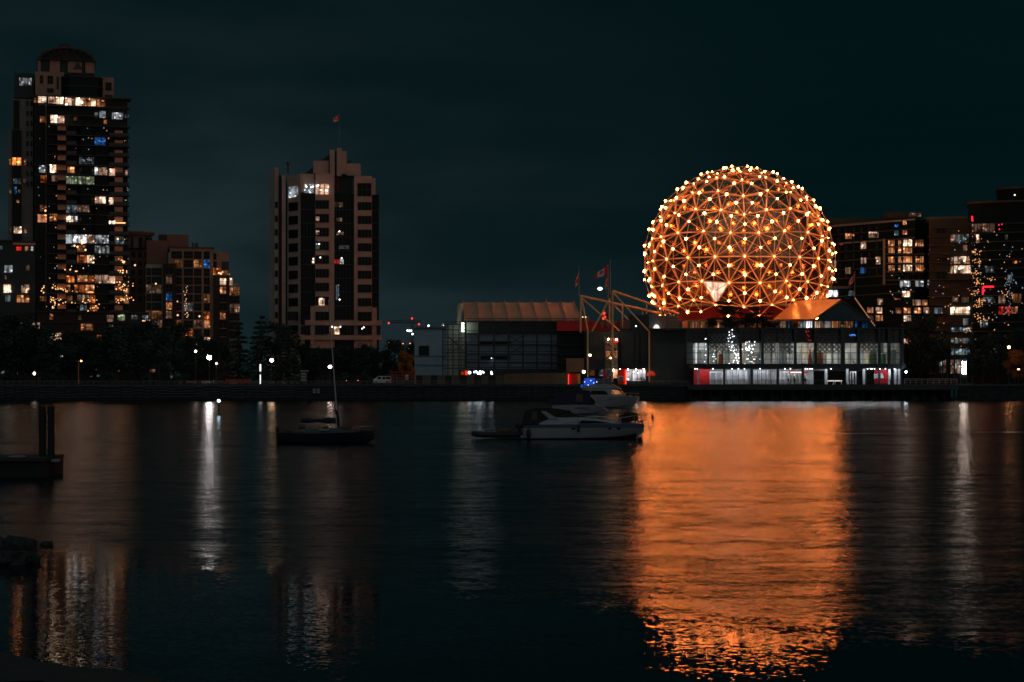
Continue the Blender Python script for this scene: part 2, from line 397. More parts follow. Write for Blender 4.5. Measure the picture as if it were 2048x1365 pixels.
def make_dome():
    Yd = 456.0; c = P(1478, 525, Yd)
    Ri, Ro = 179 / F * Yd, 190.5 / F * Yd
    t = thing('geodesic_dome', 'huge geodesic dome studded with glowing orange bulbs', 'dome', (c.x, c.y, Z(628, Yd)))
    # icosahedron with a vertex at the pole
    vs = [Vector((0, 0, 1))]
    la = math.atan(.5)
    az0 = -math.pi / 2 - math.radians(3.5)
    for k in range(5): a = az0 + 2 * math.pi * k / 5; vs.append(Vector((math.cos(la) * math.cos(a), math.cos(la) * math.sin(a), math.sin(la))))
    for k in range(5): a = az0 + 2 * math.pi * (k + .5) / 5; vs.append(Vector((math.cos(la) * math.cos(a), math.cos(la) * math.sin(a), -math.sin(la))))
    vs.append(Vector((0, 0, -1)))
    fs = []
    for k in range(5):
        n = (k + 1) % 5
        fs += [(0, 1 + k, 1 + n), (1 + k, 6 + k, 1 + n), (1 + n, 6 + k, 6 + n), (11, 6 + n, 6 + k)]
    nf = 4; key = {}; V = []; T = []
    def vid(p):
        p = p.normalized(); k = (round(p.x, 4), round(p.y, 4), round(p.z, 4))
        if k not in key: key[k] = len(V); V.append(p)
        return key[k]
    for a, b, d in fs:
        g = {}
        for i in range(nf + 1):
            for j in range(nf + 1 - i):
                g[i, j] = vid(vs[a] * (nf - i - j) + vs[b] * i + vs[d] * j)
        for i in range(nf):
            for j in range(nf - i):
                T.append((g[i, j], g[i + 1, j], g[i, j + 1]))
                if i + j < nf - 1: T.append((g[i + 1, j], g[i + 1, j + 1], g[i, j + 1]))
    zcut = -.535
    skin = [f for f in T if all(V[i].z > zcut for i in f)]
    outer = [f for f in T if sum(V[i].z > zcut for i in f) >= 2]
    used = sorted({i for f in skin for i in f})
    # skin: each triangle a shallow dished panel with its seam
    mb = MB(); mb2 = MB()
    for f in skin:
        pts = [c + V[i] * Ri for i in f]; ce = sum((V[i] for i in f), Vector()) / 3
        mid = c + ce.normalized() * (Ri * ce.length - .02)
        bright = (-.62 < ce.z < -.25) and abs(ce.x + .16) < .11 and ce.y < -.7 and V[f[0]].z + V[f[1]].z + V[f[2]].z < 3 * -.3
        tgt = mb
        tgt.add(pts + [mid], [(0, 1, 3), (1, 2, 3), (2, 0, 3)])
    build('metal_skin', mb, skin_mat(), t)
    # one translucent lit facet low on the front
    def scr(f): p = c + sum((V[i] for i in f), Vector()) / 3 * Ri; return (1024 + p.x / p.y * F - 1433) ** 2 + (HOR - (p.z - CZ) / p.y * F - 576) ** 2
    best = min((f for f in skin if V[f[0]].y < 0), key=scr)
    mb = MB(); pts = [c + V[i] * (Ri + .06) for i in best]; ce = sum(pts, Vector()) / 3
    pts = [ce + (p - ce) * .9 for p in pts]
    mb.add(pts + [p - (p - c).normalized() * .2 for p in pts], [(0, 1, 2), (5, 4, 3), (0, 3, 4, 1), (1, 4, 5, 2), (2, 5, 3, 0)])
    build('lit_panel', mb, panel_glow(), t)
    mb = MB(); E = {}
    for f in skin:
        for a, b in ((f[0], f[1]), (f[1], f[2]), (f[2], f[0])): E[(min(a, b), max(a, b))] = 1
    for a, b in E: mb.tube(c + V[a] * (Ri + .10), c + V[b] * (Ri + .10), .175, 5)
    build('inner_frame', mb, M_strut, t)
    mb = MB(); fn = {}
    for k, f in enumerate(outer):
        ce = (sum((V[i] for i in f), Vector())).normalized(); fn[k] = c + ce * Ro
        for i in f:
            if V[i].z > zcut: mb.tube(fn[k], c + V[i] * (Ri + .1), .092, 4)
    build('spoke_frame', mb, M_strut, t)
    mb = MB(); ed = {}
    for k, f in enumerate(outer):
        for a, b in ((f[0], f[1]), (f[1], f[2]), (f[2], f[0])): ed.setdefault((min(a, b), max(a, b)), []).append(k)
    for e, ks in ed.items():
        if len(ks) == 2: mb.tube(fn[ks[0]], fn[ks[1]], .065, 4)
    build('outer_frame', mb, M_strut, t)
    # bulbs: every outer node and, smaller, every hub
    eb = emit('dome_bulb', (1, .242, .048), BULB)
    proto = MB().ball((0, 0, 0), 1.0, 2)
    me = bpy.data.meshes.new('light_bulb'); me.from_pydata([tuple(q) for q in proto.v], [], proto.f); me.materials.append(eb)
    me.polygons.foreach_set('use_smooth', [True] * len(proto.f))
    nodes = [(fn[k] + (fn[k] - c).normalized() * .12, .24 * R_.uniform(.75, 1.25)) for k in fn] + [(c + V[i] * (Ri + .42), .11) for i in used]
    nodes.sort(key=lambda q: (q[1] < .14, q[0].y))
    nodes = [q for q in nodes]
    for p, r in nodes[:100]:
        o = bpy.data.objects.new('light_bulb', me); COL.objects.link(o); o.parent = t
        o.location = p - ORG[t.name]; o.scale = (r, r, r)
    mb = MB()
    for p, r in nodes[100:]: mb.ball(p, r, 1 if r < .14 else 2)
    build('light_bulb_field', mb, eb, t, kind='stuff')
    # drum below the dome
    def ring(r, y): z = Z(y, Yd); return [(c.x + r * math.cos(2 * math.pi * i / 48), c.y + r * math.sin(2 * math.pi * i / 48), z) for i in range(48)]
    rb = 150 / F * Yd
    mb = MB(); mb.loft([ring(148 / F * Yd, 612), ring(rb * .995, 616)], True); build('floor_ring', mb, M_concg, t)
    mb = MB(); mb.loft([ring(120 / F * Yd, 645), ring(122 / F * Yd, 617.5)], True); build('red_drum', mb, principled('crimson_drum', (.12, .001, .012), .8), t)
    return c
BULB = 112.0
dome_c = make_dome()

# ------------------------------------------------------------------ podium block behind the pavilion
t = thing('podium_building', 'low dark podium block carrying the dome, behind the glass pavilion', 'building', P(1500, 770, 432))
mb = MB(); mb.r(1300, 1790, 660, 769.9, 428, 60); build('wall', mb, M_dark, t)
mb = MB(); mb.r(1296, 1794, 657, 660.2, 427, 62); build('roof_slab', mb, M_dgrey, t)
mb = MB(); mb.r(1376, 1560, 640, 657.2, 436, 14); build('terrace_wall', mb, M_beige, t)
for k, (a, b) in enumerate(((1380, 1388), (1391, 1399), (1402, 1410), (1418, 1426), (1430, 1438))):
    pane(t, a, b, 644, 656, 435.8, lit('dimorange'), 2, 1)

# ------------------------------------------------------------------ glass pavilion
def pavilion():
    Y = 412.0
    t = thing('glass_pavilion', 'two storey glass pavilion lit from inside, on the pier in front of the dome', 'pavilion', P(1600, 769.5, Y))
    x0, x1 = 1372, 1810
    mb = MB(); mb.r(1385, 1800, 684, 728, Y + 9.5, .3); build('gallery_wall', mb, principled('interior_wall', (.52, .53, .52), .8, c2=(.38, .37, .34), vscale=.5, stretch=(1.2, 1, .3)), t)
    mb = MB(); mb.r(1372, 1806, 659.5, 684, Y + 9.4, .3); build('upper_back_wall', mb, principled('dark_red_wall', (.10, .035, .03), .85, c2=(.03, .03, .035), vscale=.35), t)
    mb = MB(); mb.r(1650.2, 1806, 736.5, 769, Y + 6.0, .3); build('dark_shop_wall', mb, M_dark, t)
    mb = MB(); mb.r(1388, 1650, 736.5, 769, Y + 6.0, .3); build('shop_wall', mb, principled('shop_wall_grey', (.62, .63, .65), .8, var=.15, vscale=.6), t)
    mb = MB(); mb.r(1388, 1812, 728, 736, Y - 1.2, 11); build('floor_slab', mb, M_dgrey, t)
    mb = MB(); mb.r(1340, 1812, 657, 659.3, Y - 1.0, 12.4); build('roof', mb, M_dgrey, t)
    mb = MB(); mb.r(1385, 1806, 683.2, 684.6, Y + 3.2, 6.1); build('gallery_soffit', mb, M_dgrey, t)
    # strip lights added to brighten the rooms, hidden from view by added fascias
    e_w = emit('gallery_strip', (1, .9, .78), 70); e_g = emit('shop_strip', (.90, .95, 1), 20)
    for a, b in ((1388, 1414), (1420, 1478), (1488, 1520), (1528, 1586), (1594, 1628), (1636, 1682), (1690, 1714), (1722, 1756), (1762, 1800)):
        mb = MB(); mb.r(a, b, 684.9, 685.6, Y + 5, .22); k_ = {1388: 1.3, 1488: .6, 1594: 1.2, 1690: 1.1, 1762: .45, 1528: .75}.get(a, .85); build('ceiling_light', mb, emit('gallery_strip_%.2f' % k_, (1, .9, .78), 70 * k_), t)
    for a, b in ((1395, 1445), (1452, 1500), (1506, 1553), (1560, 1604), (1610, 1650), (1655, 1692), (1700, 1726), (1732, 1756), (1762, 1798)):
        mb = MB(); mb.r(a, b, 736.6, 736.9, Y + 2.2, .3); build('ceiling_light', mb, e_g, t)
    mb = MB(); mb.r(1385, 1806, 684.6, 686.6, Y + 3.0, .15); build('gallery_fascia', mb, M_dgrey, t)  # fascia added to hide the bright strips from view
    rp = random.Random(17); px = 1386
    while px < 1800:
        wd = rp.uniform(3.5, 11); c_ = rp.choice(((.62, .62, .6), (.42, .45, .47), (.30, .31, .33), (.10, .12, .13), (.55, .45, .36), (.22, .26, .24) if px < 1700 else (.25, .40, .22)))
        y0 = rp.choice((687, 687, 700, 708)); mb = MB(); mb.r(px, px + wd - .3, y0, 727.8, Y + 9.1 - .5 * rp.random(), .3); build('display_panel', mb, principled('display_%.2f_%.2f' % c_[:2], c_, .7, var=.25, vscale=.8), t); px += wd + (rp.uniform(0, 5) if rp.random() < .4 else 0)
    # perforated screens
    m = bpy.data.materials.new('perforated_panel'); m.use_nodes = True; nt = m.node_tree
    b = nt.nodes['Principled BSDF']; b.inputs['Base Color'].default_value = (.17, .17, .165, 1); b.inputs['Roughness'].default_value = .7
    tcn = nn(nt, 'ShaderNodeTexCoord'); vo = nn(nt, 'ShaderNodeTexVoronoi'); vo.inputs['Randomness'].default_value = 0; vo.inputs['Scale'].default_value = 1.35
    mp = nn(nt, 'ShaderNodeMapping'); mp.inputs['Rotation'].default_value = (0, math.radians(45), 0); nt.links.new(tcn.outputs['Object'], mp.inputs[0])
    nt.links.new(vmul(nt, mp.outputs[0], (1, 0, 1)), vo.inputs['Vector'])
    hole = math_(nt, 'LESS_THAN', vo.outputs['Distance'], .33)
    tr = nn(nt, 'ShaderNodeBsdfTransparent'); mx = nn(nt, 'ShaderNodeMixShader'); nt.links.new(hole, mx.inputs[0])
    nt.links.new(b.outputs[0], mx.inputs[1]); nt.links.new(tr.outputs[0], mx.inputs[2]); nt.links.new(mx.outputs[0], nt.nodes['Material Output'].inputs[0])
    for a, bb in ((1419, 1478), (1528, 1551), (1558, 1586), (1634, 1682), (1721, 1755)):
        mb = MB(); mb.r(a, bb, 668, 704.5, Y + 1.4, .1); build('perforated_screen', mb, m, t)
    # steel frame: big posts, edge beams and glazing bars
    for a, bb, y0, y1 in ((1414.5, 1418.5, 657.5, 736), (1479, 1484, 657.5, 736), (1522.5, 1527.5, 657.5, 736), (1588, 1593, 659, 736), (1628, 1634, 659, 736), (1682, 1690, 659, 736), (1715, 1720.5, 659, 736), (1756.5, 1761, 659, 736), (1776, 1781, 659, 736), (1803, 1808, 659, 738)):
        mb = MB(); mb.r(a, bb, y0 - .4, y1 + .4, Y - 1.6, .5); build('steel_post', mb, M_steel, t)
    for a, bb in ((1415, 1484), (1484.2, 1527), (1527.2, 1590), (1590.2, 1632), (1632.2, 1686), (1686.2, 1720), (1720.2, 1808)):
        mb = MB(); mb.r(a, bb, 655.8, 658.2, Y - 1.7, .65); build('edge_beam', mb, M_steel, t)
    mb = MB()
    for py in (671, 685, 694.6, 706, 718.8): 
        mb.r(1372, 1806, py - .45, py + .45 + (.5 if py == 706 else 0), Y - .35, .15)
    px = 1372
    while px < 1806: mb.r(px - .4, px + .4, 659.4, 727.9, Y - .18, .15); px += 12.2
    build('glazing_bars', mb, M_steel, t)
    gl = glass_mat()
    for a, bb in ((1372, 1414), (1419, 1479), (1484, 1522), (1528, 1588), (1593, 1628), (1634, 1682), (1690, 1715), (1721, 1756), (1761, 1803)):
        mb = MB(); mb.r(a, bb, 659.6, 727.8, Y, .03); build('glass_pane', mb, gl, t)
    # ground floor: white columns, white frames, doors, curtains
    for k, a in enumerate((1446.5, 1501.5, 1553.5, 1603.5)):
        mb = MB(); mb.r(a, a + 4.5, 736.2, 769.3, Y - .6, .6); build('column', mb, M_steel, t)
    M_wcol = principled('white_column', (.62, .64, .68), .6)
    for a in (1650.5, 1693, 1726, 1757, 1777, 1789, 1796.5):
        mb = MB(); mb.r(a, a + 4.2, 736.2, 769.3, Y + 3.0, .55); build('column', mb, M_wcol if a != 1757 else M_dgrey, t)
    for a, bb in ((1388, 1394), (1398.5, 1419)):
        mb = MB(); mb.r(a, bb, 738, 769.2, Y + 4.2, .2); build('red_wall_panel', mb, M_red, t)
    for a, bb in ((1420, 1445.5), (1560, 1578), (1700, 1712.5)):
        mb = MB(); mb.r(a, bb, 743.5, 745.2, Y + 3.1, .25)
        mb.r(a, a + 1.6, 745.2, 769, Y + 3.1, .25); mb.r(bb - 1.6, bb, 745.2, 769, Y + 3.1, .25); mb.r(.5 * (a + bb) - .9, .5 * (a + bb) + .9, 745.2, 769, Y + 3.1, .25)
        build('door', mb, M_white, t)
    for a, bb, n in ((1453, 1500, 4), (1506, 1541, 4)):
        for k in range(n):
            wd = (bb - a) / n; mb = MB()
            pts = [(X(a + wd * k + .5, Y) + i * (X(wd, Y) - X(0, Y)) * .09 , Y + 3.4 + .12 * (i % 2)) for i in range(11)]
            mb.loft([[(p[0], p[1], Z(768, Y)) for p in pts], [(p[0], p[1], Z(741, Y)) for p in pts]], False, False)
            build('curtain', mb, principled('white_curtain', (.72, .73, .76), .8), t)
        mb = MB()
        for k in range(n + 1): q = a + (bb - a) * k / n; mb.r(q - .45, q + .45, 740, 768, Y + 2.7, .1)
        build('shopfront_bars', mb, M_steel, t)
    mb = MB(); mb.r(1578, 1617, 744, 747.3, Y + 2.8, .3); build('red_fascia', mb, M_red, t)
    mb = MB(); mb.r(1581, 1604, 744.6, 746, Y + 2.7, .08); build('fascia_light', mb, emit('fascia_glow', (1, .75, .7), 3), t)
    for k in range(5):
        a = 1580 + k * 7.5; mb = MB()
        n = 12; zz0, zz1 = Z(768, Y + 3), Z(749, Y + 3); xx = X(a + 3, Y + 3); rr = .33
        mb.loft([[(xx + rr * math.cos(6.283 * i / n) * f, Y + 4 + rr * math.sin(6.283 * i / n) * f, z) for i in range(n)] for f, z in ((1, zz0), (1, zz0 + 1.2), (.75, zz1 - .3), (.3, zz1))], True, True, True)
        build('display_niche', mb, M_white, t)
    for a, bb in ((1627, 1649), (1656, 1691), (1714, 1725), (1733, 1748)):
        mb = MB(); mb.r(a, bb, 741.5, 769, Y + 1.7, .1); build('dark_shopfront', mb, M_glassd, t)
        mb = MB(); mb.r(a, bb, 741.6, 743.3, Y + 1.55, .1); build('red_blind', mb, principled('dim_red_blind', (.18, .02, .02), .8), t)
    mb = MB(); mb.r(1749, 1777, 738, 768.5, Y + 3.9, .2); build('red_wall_panel', mb, M_red, t)
    mb = MB(); z = lambda y: Z(y, Y); xx = lambda p: X(p, Y)
    mb.prism([(xx(1749.5), z(757.5)), (xx(1750), z(751)), (xx(1753), z(747.5)), (xx(1759), z(749)), (xx(1764), z(746.6)), (xx(1772), z(747)), (xx(1774.5), z(756.5)), (xx(1768), z(757)), (xx(1760), z(756.5)), (xx(1755), z(758.5))][::-1], Y + 3.8, Y + 3.88)
    build('white_wall_graphic', mb, M_white, t)
    # string lights hung in the upper windows and downlights under the slab
    rr = random.Random(5); mb = MB()
    def dots(n, px, sx, y0, y1, s=.075):
        for _ in range(n): p = P(rr.gauss(px, sx), rr.uniform(y0, y1), Y - .5); mb.ball(p, s * rr.uniform(.6, 1.5), 1)
    dots(16, 1465, 1.6, 660, 705); dots(10, 1458.5, 1.2, 664, 700); dots(26, 1474, 5, 698, 728, .095); dots(22, 1498, 5, 684, 706, .1); dots(12, 1502, 7, 706, 727); dots(8, 1410, 1.2, 660, 725); dots(8, 1430, 3, 700, 730); dots(6, 1480, 25, 724, 738)
    build('string_light', mb, emit('string_led', (.9, .95, 1), 5), t, kind='stuff')
    mb = MB()
    for q in (1390, 1394.5, 1426, 1464, 1477, 1489, 1520, 1570, 1581, 1611, 1615, 1620, 1624, 1662, 1735, 1741, 1744, 1749, 1760, 1771, 1789): mb.ball(P(q, 738.2, Y - 1.1), .10, 1)
    mb2 = MB(); mb2.r(1388, 1806, 736.1, 738.4, Y - .9, .2); build('downstand', mb2, M_steel, t)  # beam added to hide the shop strips from view
    build('downlight', mb, emit('downlight_glow', (.95, .97, 1), 9), t, kind='stuff')
    rr2 = random.Random(9); mb = MB()
    for _ in range(9): mb.ball(P(rr2.gauss(1617, 4), rr2.uniform(661, 684), Y + 4), .09, 1)
    build('red_lamp', mb, emit('red_led', (1, .02, .03), 1.6), t, kind='stuff')
    mb = MB(); mb.path([P(1699, 670.4, Y + 2), P(1702, 671.4, Y + 2), P(1706, 670.2, Y + 2), P(1711, 671.2, Y + 2)], .14, 5); build('neon_tube', mb, emit('blue_neon', (.10, .35, 1), 1.8), t)
    # left return: glazed stair bay
    mb = MB(); mb.r(1374, 1386, 684, 728, Y + 4, .2); build('stair_bay_wall', mb, principled('stair_bay_grey', (.3, .36, .38), .8), t)
    mb = MB(); mb.r(1391, 1394, 686, 727, Y + 3.8, .2); build('light_column', mb, emit('light_column_glow', (.95, .92, .9), .9), t)
    mb = MB(); mb.r(1399, 1412, 686, 700, Y + 3.8, .2); build('light_box', mb, emit('light_box_glow', (.95, .93, .9), .55), t)
pavilion()
# exhibits behind the upper glass
def exhibit(px0, px1, py0, c, label, Y=416, style=0, cat='exhibit'):
    t = thing('exhibit', label, cat, P(.5 * (px0 + px1), 727.7, Y))
    m = principled('exhibit_%d_%d' % (px0, style), c, .6)
    mb = MB()
    if style == 0: mb.r(px0, px1, py0, 727.7, Y, .8); build('cabinet', mb, m, t); mb = MB(); mb.r(px0 - .6, px1 + .6, py0 - 1.2, py0 - .05, Y - .1, 1.0); build('cabinet_top', mb, M_white, t)
    elif style == 1:
        z0, z1 = Z(727.7, Y), Z(py0, Y); x = X(.5 * (px0 + px1), Y); r = .5 * (X(px1, Y) - X(px0, Y))
        mb.loft([[(x + r * f * math.cos(6.283 * i / 10), Y + .5 + r * f * math.sin(6.283 * i / 10), z) for i in range(10)] for f, z in ((1, z0), (.8, z0 + .3 * (z1 - z0)), (.35, z0 + .7 * (z1 - z0)), (.12, z1))], True, True, True); build('cone', mb, m, t)
        mb = MB(); mb.r(px0 - .5, px1 + .5, 726.7, 727.65, Y, 1); build('plinth', mb, M_white, t)
    else:
        for q in (px0, px1 - 1): mb.r(q, q + 1, py0, 727.7, Y, .1)
        build('upright', mb, m, t); mb = MB()
        for k in range(3): yy = py0 + (727 - py0) * k / 2.2; mb.r(px0, px1, yy, yy + 1.1, Y - .05, .6)
        build('shelf', mb, m, t)
exhibit(1437, 1447, 709, (.85, .20, .03), 'orange cabinet behind the upper glass, under patterned screen in second bay')
exhibit(1505.5, 1510.5, 704, (.85, .10, .03), 'slim red orange cone standing beside a dark post on gallery floor', style=1)
exhibit(1484.5, 1500, 710, (.45, .36, .25), 'open timber shelf behind white string lights on the gallery floor', style=2)
exhibit(1543, 1551.5, 708, (.55, .40, .28), 'small timber frame standing behind upper glass, under a patterned screen', style=2)
exhibit(1573, 1585, 707, (.40, .22, .14), 'brown timber rack near bright patterned screen on the gallery floor', style=2)
exhibit(1616, 1626, 690, (.80, .20, .04), 'tall orange tapering tower behind the upper glass of pavilion', style=1)
exhibit(1634, 1647, 705, (.80, .24, .10), 'broad salmon orange cabinet behind upper glass, below patterned screen')
exhibit(1706, 1710, 716, (.85, .22, .03), 'small orange post standing in narrow upper bay of the pavilion', style=1)
exhibit(1740, 1754, 708, (.30, .45, .20), 'pale green cabinet behind the upper glass near the red graphic wall')
exhibit(1764, 1772, 708, (.08, .28, .12), 'dark green cabinet in last upper bay of the pavilion')
for k, (a, b) in enumerate(((1655, 1669), (1670, 1684))):
    t = thing('bench', ('white lit bench before the dark shopfront, nearer the red counter', 'white lit bench before the dark shopfront, nearer the glazed double door')[k], 'bench', P(.5 * (a + b), 769, 409))
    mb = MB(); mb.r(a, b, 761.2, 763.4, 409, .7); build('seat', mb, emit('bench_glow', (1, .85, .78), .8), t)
    for q in (a + .4, b - 1.2): mb = MB(); mb.r(q, q + .8, 763.4, 769.2, 409.05, .6); build('leg', mb, M_white, t)

def person(px, pyf, Y, h, label, lean=0.0, sit=False):
    """tiny figure: one continuous skinned body"""
    b = P(px, pyf, Y); bm = bmesh.new()
    k = h / 1.75
    J = {'pel': (0, 0, .95), 'chest': (lean * .3, 0, 1.28), 'neck': (lean * .4, 0, 1.5), 'head': (lean * .45, -.02, 1.64), 'top': (lean * .45, 0, 1.74),
         'lh': (-.09, 0, .9), 'lk': (-.11, -.05, .5), 'lf': (-.11, .04, .06), 'lt': (-.11, -.16, .04),
         'rh': (.09, 0, .9), 'rk': (.13, -.08, .5), 'rf': (.15, .1, .06), 'rt': (.15, -.1, .04),
         'ls': (-.19, 0, 1.42), 'le': (-.25, .03, 1.14), 'lw': (-.23, -.08, .9), 'rs': (.19, 0, 1.42), 're': (.26, .02, 1.14), 'rw': (.22, -.14, .95)}
    if sit:
        for n, d in (('lk', (-.12, -.42, .9)), ('lf', (-.12, -.44, .46)), ('lt', (-.12, -.62, .44)), ('rk', (.12, -.42, .9)), ('rf', (.12, -.44, .46)), ('rt', (.12, -.62, .44))): J[n] = d
        J = {n: (x, y, z - .43) for n, (x, y, z) in J.items()}
    E = [('pel', 'chest'), ('chest', 'neck'), ('neck', 'head'), ('head', 'top'), ('pel', 'lh'), ('lh', 'lk'), ('lk', 'lf'), ('lf', 'lt'), ('pel', 'rh'), ('rh', 'rk'), ('rk', 'rf'), ('rf', 'rt'),
         ('chest', 'ls'), ('ls', 'le'), ('le', 'lw'), ('chest', 'rs'), ('rs', 're'), ('re', 'rw')]
    rad = {'pel': .15, 'chest': .16, 'neck': .06, 'head': .10, 'top': .075, 'lh': .09, 'rh': .09, 'lk': .065, 'rk': .065, 'lf': .045, 'rf': .045, 'lt': .04, 'rt': .04, 'ls': .07, 'rs': .07, 'le': .05, 're': .05, 'lw': .035, 'rw': .035}
    names = list(J); me = bpy.data.meshes.new('person')
    me.from_pydata([tuple(k * q for q in J[n]) for n in names], [(names.index(a), names.index(c)) for a, c in E], [])
    me.materials.append(principled('dark_clothing', (.03, .03, .035), .85, var=.3))
    o = bpy.data.objects.new('person', me); COL.objects.link(o); o.location = b
    md = o.modifiers.new('skin', 'SKIN')
    for i, n in enumerate(names):
        me.skin_vertices[0].data[i].radius = (rad[n] * k,) * 2; me.skin_vertices[0].data[i].use_root = n == 'pel'
    s = o.modifiers.new('sub', 'SUBSURF'); s.levels = 1; s.render_levels = 1
    tag(o, label, 'person')
person(1576.5, 769.3, 407.5, 1.5, 'dark silhouetted person by pier handrail before the white double door', .1)
person(1589, 769.3, 407.5, 1.5, 'dark silhouetted person by pier handrail below the red counter', -.2)
person(1610, 769.3, 408, 1.55, 'dark clothed person standing beside grey column at the end of red counter', .0)

# ------------------------------------------------------------------ gabled canopy right of the dome
t = thing('gabled_roof_hall', 'gabled roof hall on the podium, its golden slope facing the dome', 'building', P(1645, 657, 420))
A, B, C_, D_ = P(1546, 638.8, 436), P(1591, 602, 440), P(1682.5, 598.5, 420), P(1626, 638.8, 416)
E_ = P(1743, 640, 416); F_ = P(1712, 640, 440)
mb = MB(); nrm = (D_ - A).cross(B - A).normalized() * .35
mb.add([A, D_, C_, B, A - nrm, D_ - nrm, C_ - nrm, B - nrm], [(0, 1, 2, 3), (7, 6, 5, 4), (0, 4, 5, 1), (1, 5, 6, 2), (2, 6, 7, 3), (3, 7, 4, 0)]); build('lit_slope', mb, principled('sheet_metal_roof', (.66, .45, .26), .36, metal=.6, var=.25, vscale=.8, bump=.10), t)  # golden dome light put into this slope's colour, the far slope dark
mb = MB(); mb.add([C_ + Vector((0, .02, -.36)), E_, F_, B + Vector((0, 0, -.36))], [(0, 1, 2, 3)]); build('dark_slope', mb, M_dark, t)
mb = MB(); a, b, c = D_ + Vector((.3, .3, -.4)), C_ + Vector((0, .3, -.5)), E_ + Vector((-.2, .3, -.3)); dy = Vector((0, .25, 0))
mb.add([a, c, b, a + dy, c + dy, b + dy], [(0, 1, 2), (5, 4, 3), (0, 3, 4, 1), (1, 4, 5, 2), (2, 5, 3, 0)]); build('gable_wall', mb, M_dgrey, t)
mb = MB(); q = lambda x, y: P(x, y, 415.8)
mb.tube(q(1628, 640), q(1682, 600), .14, 5); mb.tube(q(1682, 600), q(1742, 641), .14, 5); mb.tube(q(1626, 641), q(1745, 641), .14, 5); mb.tube(q(1682, 600), q(1682, 641), .1, 5); mb.tube(q(1655, 620), q(1682, 641), .08, 5); mb.tube(q(1712, 620), q(1682, 641), .08, 5)
build('gable_frame', mb, M_steel, t)
mb = MB(); mb.r(1550, 1752, 641.8, 656.9, 424, 10); build('wall', mb, M_dark, t)
for a, b, k in ((1601, 1611, 'white'), (1613, 1624, 'brightwhite'), (1630, 1640, 'peach'), (1641, 1650, 'dim'), (1651, 1661, 'white'), (1664, 1676, 'dimorange'), (1678, 1690, 'dim'), (1692, 1706, 'dimorange'), (1578, 1580, 'blue'), (1552, 1572, 'dim'), (1584, 1599, 'dimorange'), (1712, 1714.5, 'blue'), (1726, 1730, 'blue'), (1734, 1736, 'blue')):
    pane(t, a, b, 643, 656, 423.6, lit(k), 3, 1)

# ------------------------------------------------------------------ flags, poles, pipe trusses
def flag_mesh(org, ux, uz, w, h, nx=15, limp=0):
    mb = MB(); vs = []
    for i in range(nx + 1):
        for j in range(5):
            u = i / nx; v = j / 4
            p = org + ux * (w * u) + uz * (h * (v * (1 - .42 * u) + .1 * u)) + Vector((0, .16 * h * math.sin(7 * u + 2 * v) * u ** .5, -.05 * h * math.sin(5 * u) - .12 * h * u * (1 - u)))
            vs.append(p)
    o = len(mb.v)
    bands = {0: [], 1: [], 2: []}
    for i in range(nx):
        k = 0 if i < nx * .25 else (2 if i >= nx * .75 else 1)
        for j in range(4): bands[k].append((i * 5 + j, (i + 1) * 5 + j, (i + 1) * 5 + j + 1, i * 5 + j + 1))
    for k in (0, 1, 2): mb.mi = 0 if k != 1 else 1; mb.add(vs if k == 0 else [], [])  ; 
    mb.v = vs; mb.f = []; mb.m = []; mb.sm = []
    for k in (0, 1, 2):
        for f in bands[k]: mb.f.append(list(f)); mb.m.append(1 if k == 1 else 0); mb.sm.append(True)
    return mb
M_flagr = principled('flag_red', (.85, .015, .02), .8); M_flagw = principled('flag_white', (.75, .70, .62), .8)
LEAF = [(0, -.5), (.03, -.22), (.28, -.25), (.24, -.14), (.5, .08), (.42, .13), (.46, .30), (.28, .27), (.24, .34), (.11, .2), (.15, .42), (.07, .38), (0, .52)]
LEAF = LEAF + [(-x, y) for x, y in LEAF[-2:0:-1]]
def flag(px, py0, py1, Y, ang, w_px, label, group=None, limp=False):
    h = (py1 - py0) / F * Y; w = w_px / F * Y
    org = P(px, py1, Y); a = math.radians(ang)
    ux = Vector((-math.cos(a), -.12, -math.sin(a))); uz = Vector((0, 0, 1))
    mb = flag_mesh(org, ux, uz, w, h)
    t = thing('flag', label, 'flag', org, group)
    build('cloth', mb, [M_flagr, M_flagw], t)
    mb = MB(); c = org + ux * (w * .5) + uz * (h * .5); s = h * .62
    fr = [c + ux * (-x * s) * min(1, w / h) + uz * (y * s) + Vector((0, -.16 * h - .12, -.08 * h)) for x, y in LEAF]
    bk = [p + Vector((0, .03, 0)) for p in fr]; n = len(fr)
    mb.add(fr + bk, [list(range(n)), list(range(2 * n - 1, n - 1, -1))] + [(i, i + n, (i + 1) % n + n, (i + 1) % n) for i in range(n)])
    build('maple_leaf', mb, M_flagr, t)
def flagpole(px, py0, py1, Y, label, r=.12):
    t = thing('flagpole', label, 'flagpole', P(px, py1, Y))
    mb = MB(); mb.tube(P(px, py1, Y), P(px, py0, Y), r, 8, r * .6); build('pole', mb, M_concg, t)
    mb = MB(); mb.ball(P(px, py0 - .8, Y), r * 1.5, 1); build('finial', mb, M_concg, t)
YT = 428
flagpole(1157.7, 533, 592, YT, 'thin flagpole on the pipe truss end, above the tent roof corner')
flagpole(1216, 531, 597, YT + .4, 'short flagpole carrying both the wide flag and a limp flag')
flagpole(1220.5, 523, 590, YT + 1.5, 'tallest bare flagpole beside the wide red and white flag')
flag(1157, 545, 563, YT - .1, 66, 19, 'narrow limp red and white flag on the pole above tent roof corner')
flag(1215.5, 529.5, 546, YT + .3, 30, 30, 'wide spread red and white maple leaf flag left of the dome')
flag(1215.5, 548, 566, YT + .3, 70, 18, 'narrow limp red and white flag hanging below the wide one')
flagpole(1709.5, 545, 597, 418, 'thin flagpole at the gabled hall, in front of lit apartments', .09)
